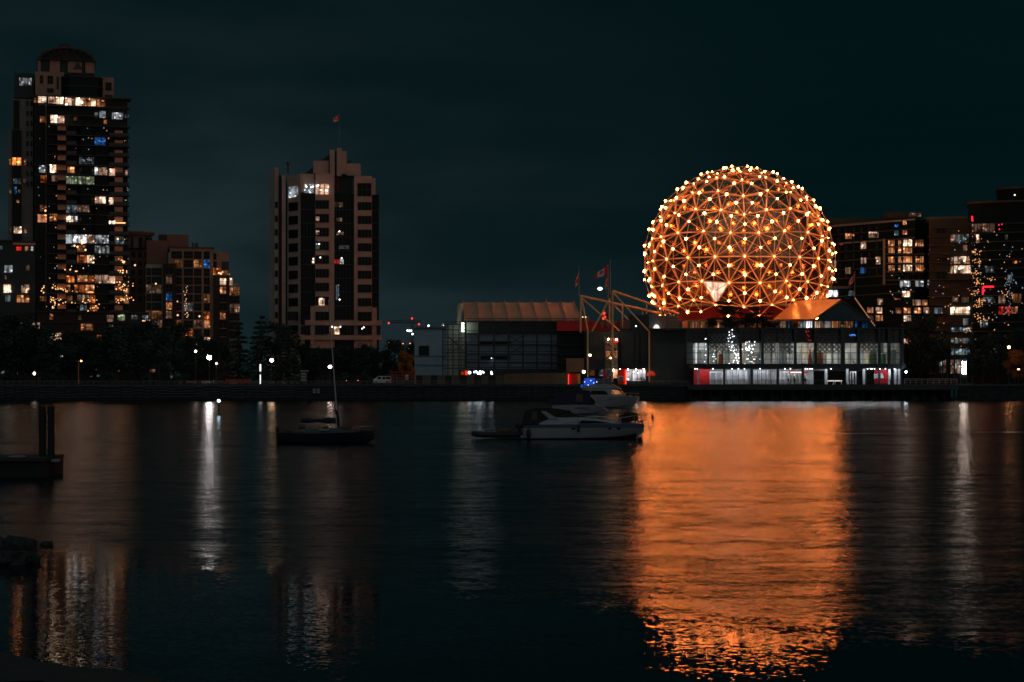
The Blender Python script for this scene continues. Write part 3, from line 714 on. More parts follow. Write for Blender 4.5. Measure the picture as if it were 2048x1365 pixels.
flag(1709, 545, 560, 418 - .1, 52, 20, 'drooping red and white flag beside the gabled roof hall')
t = thing('guy_strut', 'slanted strut strung with small golden lights, right of the gabled hall', 'strut', P(1750, 655, 417))
mb = MB(); mb.tube(P(1709.5, 596, 417), P(1750, 653, 417), .16, 6); build('pipe', mb, M_pipe, t)
mb = MB()
for i in range(14): f = (i + .5) / 14; mb.ball(P(1709.5 + 40.5 * f, 596 + 57 * f, 416.8), .085, 1)
build('string_light', mb, emit('gold_led', (1, .42, .14), 1.8), t, kind='stuff')

def truss(label, segs):
    t = thing('pipe_truss', label, 'truss', P(segs[0][1][0], segs[0][1][1], segs[0][1][2]))
    for nm, a, b, r in segs:
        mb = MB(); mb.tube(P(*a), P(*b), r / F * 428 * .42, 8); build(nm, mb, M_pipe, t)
truss('farther cream pipe truss with a tall post at the tent roof corner', [
    ('post', (1161, 666, 426), (1161.5, 590, 426), 4), ('top_pipe', (1162, 592.5, 426.2), (1322, 627.5, 440), 5.5),
    ('brace', (1161.8, 591, 425.7), (1176.5, 667, 425.7), 3.6), ('brace', (1164, 597, 426.6), (1238, 661, 427.5), 3), ('brace', (1229, 612, 432), (1257, 640, 432), 3.2),
    ('upright', (1245, 613, 434), (1245, 656, 434), 3), ('upright', (1219, 597, 431), (1219, 645, 431), 3.4), ('second_pipe', (1227, 607, 433), (1322, 629.5, 441), 3.6)])
truss('nearer cream pipe truss rising from the stair tower towards the dome', [
    ('post', (1225, 765, 424), (1225, 583, 424), 4), ('top_pipe', (1225.5, 582.5, 424.3), (1357, 627.5, 441), 5.5), ('brace', (1225.5, 585, 423.6), (1297, 662, 423.6), 3.3),
    ('brace', (1219.5, 597, 424.4), (1184, 663, 424.4), 3.6), ('upright', (1293, 609, 432), (1293, 628, 432), 2.6), ('upright', (1285, 622, 436), (1285, 640, 436), 2.6), ('post', (1298.5, 662, 423.6), (1298.5, 765, 423.6), 3.4), ('post', (1175.5, 666, 425.7), (1175.5, 765, 425.7), 3.4)])

# ------------------------------------------------------------------ dark wing left of pavilion with stair tower
Y = 430
t = thing('science_centre_wing', 'dark low wing with red band between tent roofed hall and glass pavilion', 'building', P(1270, 769, Y))
mb = MB(); mb.r(1171, 1212, 664, 769.9, Y, 30); mb.r(1235.5, 1372, 662, 769.9, Y + .4, 30); mb.r(1212, 1235.5, 664, 679, Y + .2, 20); build('wall', mb, M_dark, t)
for a, b, c in ((1242, 1268, M_dgrey), (1270, 1278, M_dark), (1281, 1298, M_dgrey), (1302, 1340, M_brick), (1342, 1368, M_dgrey)):
    mb = MB(); mb.r(a, b, 665, 735, Y + .1, .28); build('wall_panel', mb, c, t)
mb = MB(); mb.r(1114, 1240, 643, 662, Y + 6, 6); build('red_band', mb, M_red, t)
for k in range(3):
    a = 1199 + k * 12; mb = MB(); zz = lambda y: Z(y, Y + 5.7); xx = lambda p: X(p, Y + 5.7)
    mb.prism([(xx(a), zz(645)), (xx(a + 1.5), zz(650)), (xx(a + 4.5), zz(656)), (xx(a + 6), zz(656)), (xx(a + 9), zz(650)), (xx(a + 10.5), zz(645))], Y + 5.7, Y + 5.95); build('banner', mb, M_beige, t)
mb = MB(); mb.r(1240.2, 1262, 640, 659, Y + 5.5, 7); build('tan_plant_room', mb, M_beige, t)
mb = MB(); mb.r(1262.3, 1298, 630, 661.8, Y + 3, 9); build('black_plant_room', mb, M_dark, t)
mb = MB()
for i in range(9): mb.r(1298.4 + i * 2.4, 1300 + i * 2.4, 629, 661.8, Y + 4 + .2 * (i % 2), 6)
build('ribbed_wall', mb, M_framel, t)
mb = MB(); mb.r(1320.2, 1332, 631, 661.8, Y + 3.5, 6); build('plain_wall', mb, M_beige, t)
for k in range(5):
    mb = MB(); mb.r(1332.6, 1358, 632 + k * 5.6, 636.6 + k * 5.6, Y + 3.5, 6); build('plank_stack', mb, M_beige, t)
mb = MB(); n = 14; cx, cz = X(1313, Y + 3), Z(658.5, Y + 3); r1 = 6.2 / F * Y
mb.prism([(cx + r1 * math.cos(math.pi * i / n), cz + 1.45 * r1 * math.sin(math.pi * i / n)) for i in range(n + 1)], Y + 3, Y + 3.4); build('lit_arch', mb, emit('arch_glow', (1, .93, .86), 1.3), t)
mb = MB(); mb.ball(P(1272, 652.7, Y + 1), .17, 1); build('wall_lamp', mb, emit('cool_lamp', (.75, .88, 1), 6), t)
mb = MB(); mb.r(1174, 1178, 632, 645, Y + 15, 1.2); build('lattice_mast', mb, M_beige, t)
for q, y in ((1165.5, 634.6), (1171.5, 634.6)): mb = MB(); mb.ball(P(q, y, Y - 5), .13, 1); build('wall_lamp', mb, emit('warm_lamp_small', (1, .7, .4), 3), t)
# ground level of the wing
for a, b, y0, m in ((1135, 1155, 748, M_red), (1236.5, 1252, 739, M_red), (1206, 1212, 740, M_red)):
    mb = MB(); mb.r(a, b, y0, 769.8, Y - 4, .4); build('red_wall_panel', mb, m, t)
mb = MB(); mb.r(1155.4, 1161, 748, 768, Y - 4.1, .3); build('yellow_door', mb, principled('yellow_door_paint', (.8, .38, .05), .5), t)
mb = MB(); mb.r(1133, 1168, 717, 745, Y - 3, 3); build('ticket_box', mb, principled('brown_ply', (.22, .13, .08), .8, var=.2), t)
for a in (1180.5, 1228.5):
    mb = MB(); mb.r(a, a + 9, 740, 752, Y - 1.2, .2); build('poster_frame', mb, M_framel, t)
    mb = MB(); mb.r(a + 2, a + 7, 742, 750, Y - 1.35, .12); build('poster', mb, principled('orange_poster', (.75, .2, .05), .6), t)
mb = MB(); mb.r(1198, 1222, 740, 752, Y - .9, .3); build('glazed_door', mb, lit('cool'), t)
mb = MB(); mb.r(1236, 1247, 752.5, 763, Y - 5.2, .4); build('slatted_sign', mb, M_white, t)
mb = MB()
for i in range(4): mb.r(1238, 1246, 754.5 + i * 2, 755.3 + i * 2, Y - 5.32, .1)
build('sign_slat', mb, M_brick, t)
pane(t, 1253, 1291, 739.5, 762, Y - .6, lit('brightwhite'), 7, 1, 'lit_doorway', fr=M_framel, ft=.05)
mb = MB(); n = 12; cx, cz = X(1302, Y - 2), Z(752, Y - 2)
mb.prism([(cx + 1.0 * math.cos(math.pi * i / n), cz + 1.1 * math.sin(math.pi * i / n)) for i in range(n + 1)] , Y - 2, Y - 1.2); build('red_arch', mb, emit('red_arch_glow', (1, .05, .03), .55), t)  # arch glows by itself, its lit look put into the material
mb = MB(); mb.r(1298, 1310, 752.3, 764, Y - 1.9, .4); build('red_kiosk_front', mb, M_red, t)
mb = MB(); mb.r(1170, 1300, 736.2, 738.4, Y - 3.5, 4); build('entrance_canopy', mb, M_dgrey, t)
for q in (1217, 1233): mb = MB(); mb.ball(P(q, 679, Y - 4), .16, 1); build('wall_lamp', mb, emit('warm_lamp_mid', (1, .52, .26), 170), t)  # lamps added in mid-air to brighten the stair wall behind
for q in (1240, 1256, 1272, 1288): mb = MB(); mb.ball(P(q, 739.4, Y - 3), .13, 1); build('downlight', mb, emit('warm_lamp_mid', (1, .52, .26), 170), t)
for a, y0, y1 in ((1135.4, 749, 769), (1250.4, 740, 769)):
    mb = MB(); mb.r(a, a + 2.2, y0, y1, Y - 4.4, .3); build('red_light_tube', mb, emit('red_tube_glow', (1, .05, .02), 2.2), t)
# stair tower
t = thing('stair_tower', 'warm lit stair tower with zigzag flights below the nearer pipe truss', 'stair', P(1223, 769, 426))
mb = MB(); mb.r(1211, 1235, 677, 757, 429.2, .5); build('back_wall', mb, principled('stair_wall', (.60, .42, .28), .8, c2=(.42, .22, .13), vscale=.35), t)
mb = MB(); mb.r(1224, 1234.5, 716, 757, 428.4, .5); build('white_wall', mb, M_white, t)
for k in range(4):
    y0 = 684 + k * 17; a, b = (1211, 1233) if k % 2 == 0 else (1233, 1211)
    mb = MB(); p, q = P(a, y0, 427), P(b, y0 + 16, 427); d = (q - p)
    n = 9
    for i in range(n):
        s = p + d * (i / n); mb.box(s.x, s.x + d.x / n, 426.6, 428.0, s.z + d.z / n - .06, s.z + d.z / n + .06)
    mb.tube(p + Vector((0, -.4, 0)), q + Vector((0, -.4, 0)), .11, 4); mb.tube(p + Vector((0, -.4, .95)), q + Vector((0, -.4, .95)), .04, 4)
    build('stair_flight', mb, M_steel, t)
    mb = MB(); mb.r(1209, 1236, y0 - .5, y0 + .6, 426.5, 1.6); build('landing', mb, M_steel, t)
for q in (1209.5, 1235.5): mb = MB(); mb.r(q - .7, q + .7, 676, 769, 426.3, .3); build('post', mb, M_steel, t)
mb = MB(); mb.r(1229, 1236, 678.5, 686, 426.2, .2); build('red_sign', mb, M_red, t)
mb = MB(); mb.ball(P(1227, 741, 426), .16, 1); mb.ball(P(1222, 717, 427.6), .13, 1); build('stair_lamp', mb, emit('warm_lamp_mid', (1, .52, .26), 170), t)

# ------------------------------------------------------------------ tent-roofed hall with scaffolding
Y = 440
t = thing('tent_roofed_hall', 'long hall under a scalloped tan tent roof, left of the flagpoles', 'building', P(1040, 769, Y))
mb = MB(); mb.r(932, 1168, 641.5, 769.9, Y + .2, 16); build('wall', mb, M_dgrey, t)
rows = []
NB = 8
for i in range(NB * 6 + 1):
    u = i / (NB * 6); ph = (i % 6) / 6.0; sag = math.sin(math.pi * ph)
    xt = 926 + (1148 - 926) * u; xb = 930 + (1162.5 - 930) * u
    row = []
    for j in range(9):
        vv = j / 8
        px = xt + (xb - xt) * vv; py = 604 + 38 * vv
        Yp = Y + 12 - 13 * math.sin(vv * math.pi / 2)
        py += 1.6 * sag * (1 - vv) ** 2 + (-2.2 * sag * (1 if vv > .62 else 0) * (1 - abs(vv - .8) * 4 if vv < 1 else .2))
        Yp += .5 * sag
        row.append(P(px, py, Yp))
    rows.append(row)
mb = MB(); mb.loft(rows, False, False, True); build('tent_roof', mb, M_tent, t)
for k in range(NB + 1):
    row = rows[k * 6]; mb = MB(); mb.path([p + Vector((0, -.1, .06)) for p in row], .10, 4); mb.tube(row[0], row[0] + Vector((0, 0, .55)), .05, 4); build('tent_rib', mb, M_tent, t)
mb = MB(); n = 10; a, b = P(917, 648, Y + 3), P(921, 612, Y + 3)
mb.loft([[(p.x + r * math.cos(6.283 * i / n), p.y + r * math.sin(6.283 * i / n), p.z) for i in range(n)] for p, r in ((a, .5), (a.lerp(b, .5), .55), (b, .85), (b + Vector((.15, 0, .6)), .45))], True, True, True); build('rolled_end_drape', mb, principled('end_drape', (.62, .50, .42), .7, var=.3, vscale=1.2), t)
# facade panels between scaffold lifts
cols = [932, 957.5, 988, 1017, 1046, 1074, 1103, 1115]
lv = [(644, 666.5), (669.5, 688.5), (691.5, 707.5), (710.5, 724), (726, 738)]
for ci in range(len(cols) - 1):
    for li, (y0, y1) in enumerate(lv):
        mt = M_blgrey if li > 0 else (principled('pale_lift', (.30, .36, .33), .8) if ci == 0 else (M_dgrey if ci < 3 else M_dark))  # top row: floodlight falloff put into the panel colours
        if (li == 1 and ci in (1, 2)) : y1 -= 4
        mb = MB(); mb.r(cols[ci] + 1.6, cols[ci + 1] - 1.6, y0, y1, Y - .15, .3); build('facade_panel', mb, mt, t)
for a, b, y0, y1 in ((961, 1021, 682.5, 689), (961, 1020, 712, 721)):
    mb = MB(); mb.r(a, b, y0, y1, Y - .3, .13); build('dark_window_band', mb, M_glassd, t)
mb = MB(); mb.r(1116, 1167, 644, 662, Y - .3, .4); build('red_band', mb, M_red, t)
for q, y in ((983, 717), (986.5, 720)): mb = MB(); mb.ball(P(q, y, Y - .5), .11, 1); build('window_lamp', mb, emit('cool_lamp', (.75, .88, 1), 6), t)
t = thing('scaffolding', 'dark tube scaffolding along the front of the tent roofed hall', 'scaffolding', P(1010, 769, Y - 2))
def scaf(c0, lift, Ys, dx):
    for q in c0: mb = MB(); mb.tube(P(q, 769, Ys), P(q, lift[0] - 3, Ys), dx, 5); build('standard', mb, M_frame, t)
    for y in lift:
        mb = MB(); mb.tube(P(c0[0], y, Ys - .15), P(c0[-1], y, Ys - .15), dx * .8, 5); mb.tube(P(c0[0], y - 6, Ys - .15), P(c0[-1], y - 6, Ys - .15), dx * .5, 4); build('ledger', mb, M_frame, t)
scaf([931, 957.5, 988, 1017, 1046, 1074, 1103, 1116, 1142, 1166], [644, 668, 690, 709, 726, 741], Y - 1.6, .17)
scaf([885.5, 896, 906, 918, 930.5], [650, 660, 676, 690, 706, 720, 737], Y - 2.2, .13)
for a, b in (((1018, 672), (1045, 689)), ((1045, 672), (1018, 689)), ((1018, 692), (1045, 708)), ((1045, 692), (1018, 708)), ((897, 674), (917, 690)), ((899, 690), (930, 674)), ((897, 707), (928, 690)), ((899, 676), (929, 707)), ((886, 720), (906, 690)), ((1117, 690), (1142, 670)), ((1142, 690), (1164, 670))):
    mb = MB(); mb.tube(P(*a, Y - 1.4), P(*b, Y - 1.4), .08, 5); build('brace', mb, M_frame, t)
for y in (668, 690, 709, 726): mb = MB(); mb.r(931, 1166, y, y + 1, Y - 1.4, 1.1); build('scaffold_deck', mb, M_brick, t)
t = thing('floodlight', 'glaring white floodlight column at the scaffolded corner of the tent hall', 'floodlight', P(925, 769, Y - 3.2))
mb = MB(); mb.r(921.5, 922.5, 644, 769, Y - 3.0, .2); build('post', mb, M_frame, t)
mb = MB(); mb.r(923, 928, 646, 664, Y - 1.5, .5); build('lamp_panel', mb, emit('flood_glow', (.92, 1, .80), 5), t)
mb = MB(); mb.r(922.3, 922.9, 645, 665, Y - 1.7, .5); build('lamp_housing', mb, M_frame, t)
t = thing('grey_shed', 'plain blue grey shed with scaffolded end, left of the tent roofed hall', 'building', P(860, 769, Y + 2))
mb = MB(); mb.r(829, 893, 659, 769.9, Y + 3, 18); build('wall', mb, M_blgrey, t)
mb = MB(); mb.r(893.3, 931, 650, 769.9, Y + 2.2, 15); build('pale_end_wall', mb, principled('pale_green_wall', (.36, .42, .36), .8, var=.2), t)  # pale green cast of the floodlight put into this wall colour
mb = MB(); mb.r(828, 894, 657, 659.2, Y + 2.6, 19); build('roof_edge', mb, M_dgrey, t)
mb = MB(); mb.r(838, 858, 692, 711, Y + 2.7, .4); build('window', mb, M_glassd, t)
mb = MB(); mb.r(829, 892, 712, 713, Y + 2.8, .25); mb.r(829, 892, 730, 731, Y + 2.8, .25); build('cladding_rail', mb, M_dgrey, t)
t = thing('hoarding', 'brown timber hoarding along the quay in front of the tent hall', 'fence', P(1070, 769, 424))
for k in range(9):
    a = 1007 + k * 14.4; mb = MB(); mb.r(a, a + 14.0, 748 - .25 * k, 768.5, 424, .15); build('board_panel', mb, principled('hoarding_%d' % (k % 3), (.16 + .03 * (k % 3), .115 + .015 * (k % 2), .075), .85, var=.3), t)
t = thing('site_fence', 'low weathered site fence in front of the grey shed and parked work lights', 'fence', P(940, 769, 424.5))
for k in range(12):
    a = 832 + k * 14.5; mb = MB(); mb.r(a, a + 14, 751, 768.6, 424.5, .12); build('board_panel', mb, M_fence if k % 2 else M_brick, t)
# row of bright work lamps on the quay
def work_lamp(px, py, r, label, c, s, group=None):
    t = thing('work_lamp', label, 'lamp', P(px, 752, 426), group)
    mb = MB(); mb.tube(P(px, 751, 426), P(px, py + .6, 426), .05, 5); build('stand', mb, M_frame, t)
    mb = MB(); mb.ball(P(px, py, 425.9), r, 2); build('lamp', mb, emit('worklamp_%s' % s, c, s), t)
for k, (q, y, r) in enumerate(((939.3, 745.6, .28), (949, 744.5, .17), (952.5, 743.5, .16), (956, 747, .2), (960, 744, .2), (960.5, 748, .2), (965, 744, .15), (967, 745.5, .14), (982.5, 744.5, .17), (983.5, 748, .18), (1010.5, 749.5, .14))):
    lab = 'small cool white work lamp in the row before the scaffolded tent hall'
    work_lamp(q, y, r, 'largest cool white work lamp at the left end of the row' if k == 0 else ('lone faint work lamp at the far end of row, by the hoarding' if k == 10 else lab), (.80, .93, 1), 14, 'work lamps before the tent hall' if 0 < k < 10 else None)
t = thing('brake_lit_van', 'dark van with glowing red rear lights beside the work lamps', 'van', P(929, 757, 427))
mb = MB(); mb.r(917, 937.5, 740, 752, 427, 2); build('body', mb, M_dark, t)
mb = MB(); mb.r(930, 936.5, 742, 750.5, 426.8, .15); build('tail_light', mb, emit('tail_glow', (1, .06, .02), .9), t)
mb = MB(); mb.r(922, 928, 744, 750, 426.8, .15); build('rear_light', mb, emit('tail_glow2', (1, .08, .02), .25), t)

# ------------------------------------------------------------------ tall apartment tower
def tall_tower():
    Y = 520.0
    t = thing('apartment_tower', 'tall apartment tower with arched crown and many lit windows', 'apartment tower', P(150, 769, Y))
    mb = MB(); mb.r(76, 262, 195, 770, Y + 4, 28); build('main_shaft', mb, M_dark, t)
    mb = MB(); mb.r(34, 75.6, 202, 770, Y + 5.5, 24); build('side_shaft', mb, principled('side_render', (.15, .155, .15), .85, var=.25, vscale=.3), t)
    mb = MB(); mb.r(25, 52, 264, 770, Y + 4.8, 20); build('wing_shaft', mb, MATS['side_render'], t)
    mb = MB(); mb.r(4, 75, 484, 770, Y + 2.5, 20); build('low_wing', mb, M_dark, t)
    mb = MB(); mb.r(5, 29, 482, 484.4, Y + 2, 20); build('low_wing_roof', mb, M_slab, t)
    mb = MB(); mb.r(30, 75, 488, 492, Y + 2.2, .6); build('low_wing_band', mb, M_terra, t)
    # set-back upper blocks
    mb = MB(); mb.r(41, 80, 151, 200, Y + 7, 18); build('dark_penthouse', mb, M_dark, t)
    mb = MB(); mb.r(80, 137, 146, 194.6, Y + 5.4, 20); mb.r(199, 237, 153, 194.6, Y + 5.4, 20); build('beige_penthouse', mb, M_beige, t)
    n = 16
    def bow(px0, px1, py0, py1, Yf, dep, nm, mat, seg=16):
        xa, xb = X(px0, Yf), X(px1, Yf); cx = .5 * (xa + xb); hw = .5 * (xb - xa)
        pts = [(cx + hw * math.cos(math.pi + math.pi * i / seg), Yf + dep + dep * math.sin(math.pi + math.pi * i / seg)) for i in range(seg + 1)]
        mb = MB(); mb.plan(pts, Z(py1, Yf), Z(py0, Yf)); return build(nm, mb, mat, t)
    bow(122, 214, 151, 193, Y + 2.4, 5, 'glazed_drum', M_glassd)
    for py in (153, 171.6, 193): bow(121, 215, py - 1.2, py + .2, Y + 2.1, 5.3, 'drum_ring', M_slab)
    mb = MB(); mb.r(88, 204, 122, 151, Y + 9, 14); build('crown_drum', mb, M_dark, t)
    for a, b in ((90, 96), (114, 134), (150, 178), (185, 203)): mb = MB(); mb.r(a, b, 120, 146, Y + 8.6, .3); build('crown_panel', mb, M_beige, t)
    # barrel roof
    def arc(u, k): a = math.pi * (1 - u); return (147 + 57.5 * math.cos(a), 122.5 - 28.5 * math.sin(a) + k)
    N = 24; vs0 = []
    mb = MB(); ring = []
    for i in range(N + 1):
        px, py = arc(i / N, 0); a = P(px, py, Y + 8); b = P(147 + (px - 147) * .93, py + (4 if 0 < i < N else 0), Y + 8)
        ring.append([a, a + Vector((0, 15, 0)), b + Vector((0, 15, 0)), b])
    mb.loft(ring, True, True, False); build('barrel_roof', mb, M_slab, t)
    mb = MB(); mb.prism([(X(arc(i / N, 0)[0] * .98 + 2.9, Y + 10), Z(arc(i / N, 0)[1] + 2, Y + 10)) for i in range(N + 1)][::-1], Y + 10, Y + 11); build('crown_gable', mb, principled('gable_brown', (.10, .07, .06), .85), t)
    mb = MB()
    for i in range(10):
        u0, u1 = .12 + .76 * i / 10, .12 + .76 * (i + 1) / 10
        pa = arc(u0, 3); pb = arc(u1, 3); mb.tube(P(pa[0], pa[1], Y + 7.9), P(.5 * (pa[0] + pb[0]), 121, Y + 7.9), .18, 4); mb.tube(P(.5 * (pa[0] + pb[0]), 121, Y + 7.9), P(pb[0], pb[1], Y + 7.9), .18, 4)
    mb.tube(P(90, 121.5, Y + 7.9), P(204, 121.5, Y + 7.9), .3, 4); build('crown_truss', mb, M_frame, t)
    for q, h in ((141, 91), (149, 89.5), (156.5, 90)): mb = MB(); mb.tube(P(q, 97, Y + 12), P(q, h + 1.5, Y + 12), .3, 6); mb.tube(P(q, h + 1.6, Y + 12), P(q, h, Y + 12), .55, 6); build('chimney', mb, M_slab, t)
    mb = MB(); z = lambda y: Z(y, Y + 8.3); x = lambda p: X(p, Y + 8.3)
    mb.prism([(x(160), z(138)), (x(179), z(138)), (x(170), z(125))], Y + 8.3, Y + 8.5); build('crown_gablet', mb, M_frame, t)
    for a, b, y0, y1 in ((104, 115, 154, 170), (122, 126, 155, 180), (103, 116, 179, 187), (220, 232, 163, 179), (202, 214, 162, 176), (219, 234, 188, 194), (89, 95, 154, 170)): pane(t, a, b, y0, y1, Y + 5.2, M_glassd, 2, 2)
    pane(t, 51, 75, 160, 175, Y + 6.8, lit('white'), 8, 1)
    # the floors
    fl = [252 + 19.8 * k for k in range(19)]
    tops = [195, 213.5, 232.5] + fl
    for i, y in enumerate(tops):
        mb = MB(); mb.r(97, 262, y - 1.6, y - .1, Y + 1.0, 3.2); build('balcony_slab', mb, M_slab, t)
    mb = MB(); mb.r(70, 264, 192.5, 195.2, Y + .6, 6); build('cornice', mb, M_slab, t)
    for y in fl:
        mb = MB(); mb.r(117.5, 134.3, y, y + 10, Y + 1.4, 2.8); build('pier', mb, M_terra, t)
        mb = MB(); mb.r(232, 248.5, y + (7 if y < 300 else 2), y + (16.5 if y < 300 else 11.5), Y + 1.4, 2.8); build('pier', mb, M_terra, t)
    for y in fl:                                      # bowed glazed bays and balcony fronts
        mb = MB(); xa, xb = X(155.5, Y), X(191, Y)
        mb.plan([(xa, Y + 4.2), (xa, Y + 2.2), (xa + 1, Y + 1.3), (xb - 1, Y + 1.3), (xb, Y + 2.0), (xb, Y + 4.2)], Z(y + 18, Y), Z(y + 1, Y)); build('bay_window', mb, M_glassd, t)
        mb = MB(); mb.r(191.5, 220, y + 1, y + 18, Y + 2.2, 2); build('bay_window', mb, M_glassd, t)
    for y in tops: 
        mb = MB(); mb.r(77, 95.5, y + 1.5, y + 18, Y + 3.6, .6); build('window', mb, M_glassd, t)
        mb = MB(); mb.r(98.5, 116, y + 1.5, y + 18, Y + 3.2, .9); build('window', mb, M_glassd, t)
        if y > 245:
            mb = MB(); mb.r(250, 261.5, y + 1.5, y + 18, Y + 3.2, .9); build('window', mb, M_glassd, t)
    mb = MB(); mb.r(95.6, 98.2, 195.3, 770, Y + 2.9, 1.2); build('corner_pier', mb, M_slab, t)
    mb = MB()
    for y in fl: mb.r(134.6, 155, y + 11, y + 17.5, Y + 1.2, .12); mb.r(220.4, 261, y + 12, y + 17.5, Y + 1.2, .12)
    build('balustrade', mb, principled('smoked_glass', (.03, .04, .045), .15), t, kind='stuff')
    for k in range(9):                                # small side windows
        y = 205 + 20 * k
        for a in (62.5, 70): mb = MB(); mb.r(a, a + 3.4, y, y + 10, Y + 5.2, .4); build('window', mb, M_glassd, t)
    mb = MB(); mb.r(37, 48, 205, 262, Y + 5.2, .4); build('stair_window', mb, M_glassd, t)
    mb = MB(); mb.r(33, 51, 264, 484, Y + 4.5, .4); build('wing_glazing', mb, M_glassd, t)
    L = []
    def W(kind, x0, x1, y0, y1, nv=3, nh=1, Yo=None): L.append((kind, x0, x1, y0, y1, nv, nh, Yo))
    for a in ((70, 74.5, 199, 208, 'warm'), (78, 94, 195.5, 208, 'bright'), (98.5, 114, 196, 208.5, 'peach'), (114, 128, 196, 209, 'bright'), (132, 145, 197, 211, 'bright'), (146, 151, 197, 211, 'dim'), (153, 170, 196, 211, 'bright'), (171, 182, 196, 211, 'warm'), (183, 193, 197, 211, 'bright'), (194, 212, 197, 212, 'dimorange'),
              (191, 198, 224, 234, 'dimgrey'), (201, 213, 221, 234, 'white'), (226, 248, 223, 236, 'white'), (252, 260, 226, 233, 'dimgrey'), (103, 116, 232, 247, 'bright'), (118, 130, 233, 247, 'peach'), (82, 94, 235, 247, 'dimorange'), (149, 156, 234, 241, 'dimorange'), (209, 216, 238, 246, 'dimorange'),
              (191, 213, 274, 289, 'blue'), (160, 190, 314, 328, 'cool'), (80, 92, 333, 347, 'white'), (102, 114, 331, 346, 'bright'), (137, 150, 334, 346, 'warm'), (191, 197, 334, 349, 'brightwhite'), (198, 216, 334, 349, 'peach'), (220, 231.8, 336, 350, 'peach'), (252, 258, 338, 348, 'dim'),
              (83, 95, 353, 367, 'orange'), (105, 116, 352, 364, 'dim'), (134.5, 155, 353, 368, 'green'), (156, 190, 353, 368, 'green'), (192, 205, 393, 406, 'peach'), (205, 213, 393, 406, 'bright'), (220, 229, 394, 408, 'bright'), (156, 180, 411, 424, 'dim'), (134.5, 155, 411, 427, 'cool'), (82, 95, 412, 424, 'dimorange'),
              (77.5, 95, 431, 446, 'warm'), (101, 116, 429, 444, 'warm'), (134.5, 148, 433, 444, 'bright'), (149, 157, 433, 444, 'white'), (220.5, 231.8, 441, 447, 'bright'), (133.5, 146, 470, 487, 'white'), (148, 175, 470, 486, 'brightwhite'), (176, 190, 470, 486, 'peach'), (192, 205, 470, 486, 'white'), (206, 219, 470, 486, 'white'), (233, 250, 473, 487, 'cool'),
              (156, 172, 491, 504, 'dimorange'), (191.5, 220, 491, 506, 'dimgrey'), (156, 175, 511, 526, 'orange'), (176, 190, 511, 526, 'bright'), (134.5, 150, 552, 565, 'orange'), (156, 176, 551, 564, 'warm'), (177, 190, 551, 565, 'orange'), (191.5, 205, 550, 566, 'peach'), (206, 219, 550, 566, 'peach'), (220, 231.8, 552, 566, 'peach'),
              (150, 172, 570, 585, 'orange'), (173, 190, 570, 586, 'warm'), (134.5, 142, 570, 583, 'dimorange'), (156, 180, 590, 606, 'dim'), (181, 192, 590, 606, 'orange'), (134.5, 146, 592, 604, 'dimorange'), (162, 175, 610, 621, 'cool'), (182, 196, 610, 622, 'orange'), (250, 260, 575, 588, 'dimorange'), (250, 260, 592, 606, 'dimorange'), (82, 94, 594, 603, 'dimorange')):
        W(a[4], a[0], a[1], a[2], a[3], max(1, int((a[1] - a[0]) / 7)))
    for q in L: pane(t, q[1], q[2], q[3], q[4], Y + .95, lit(q[0]), q[5], q[6], 'lit_window')
    for a in ((33, 50, 319, 334, 'orangebright'), (27, 31, 323, 333, 'dimorange'), (56, 60.5, 321, 333, 'warm'), (36, 41, 377, 391, 'blue'), (44, 49, 383, 388, 'dimorange'), (35, 50, 360, 371, 'cool'), (55, 60, 361, 368, 'dim'), (27, 31, 383, 390, 'dim'), (41, 46, 403, 408, 'dimorange'), (36, 51, 456, 469, 'bright'), (56, 61, 458, 468, 'peach'), (28, 32, 460, 467, 'dim')):
        pane(t, a[0], a[1], a[2], a[3], Y + 4.3, lit(a[4]), max(1, int((a[1] - a[0]) / 7)), 1, 'lit_window')
    for a in ((37, 47, 496, 503, 'red'), (54, 60, 495, 504, 'warm'), (66, 70, 495, 503, 'white'), (14, 29, 533, 547, 'white'), (55, 63, 532, 543, 'dim'), (14, 17, 553, 560, 'dim'), (12, 26, 571, 587, 'bright'), (47, 62, 571, 587, 'peach'), (15, 25, 592, 605, 'cool'), (38, 62, 592, 606, 'warm'), (5, 9, 495, 502, 'cool')):
        pane(t, a[0], a[1], a[2], a[3], Y + 2.0, lit(a[4]), max(1, int((a[1] - a[0]) / 7)), 1, 'lit_window')
    # podium storeys
    mb = MB(); mb.r(60, 286, 623, 770, Y - 8, 11); build('podium', mb, M_brick, t)
    mb = MB(); mb.r(22, 60, 627, 770, Y - 6, 8); build('podium_wing', mb, M_brick, t)
    for y in (624, 645, 664): mb = MB(); mb.r(60, 286, y, y + 1.3, Y - 8.4, .5); build('podium_band', mb, M_slab, t)
    for a in ((200, 213, 630, 643, 'peach'), (221, 236, 629, 641, 'green'), (148, 172, 648, 661, 'warm'), (50, 66, 646, 658, 'peach'), (88, 99, 668, 682, 'bright'), (100, 110, 667, 680, 'peach'), (180, 189, 670, 678, 'orange'), (85, 92, 628, 640, 'dimorange'), (143, 148, 630, 640, 'dim'), (205, 212, 650, 660, 'green'), (250, 262, 630, 640, 'dimgrey'), (272, 283, 630, 642, 'white'), (24, 34, 646, 656, 'dim'), (55, 62, 668, 676, 'dim'), (20, 30, 668, 676, 'dim')):
        pane(t, a[0], a[1], a[2], a[3], Y - 8.3, lit(a[4]), max(1, int((a[1] - a[0]) / 7)), 2, 'lit_window')
    # fairy lights and balcony lamps
    rr = random.Random(11); mb = MB()
    def dots(n, px, py, sx, sy, s=.16):
        for _ in range(n): mb.ball(P(rr.gauss(px, sx), rr.gauss(py, sy), Y + .6), s * rr.uniform(.6, 1.3), 1)
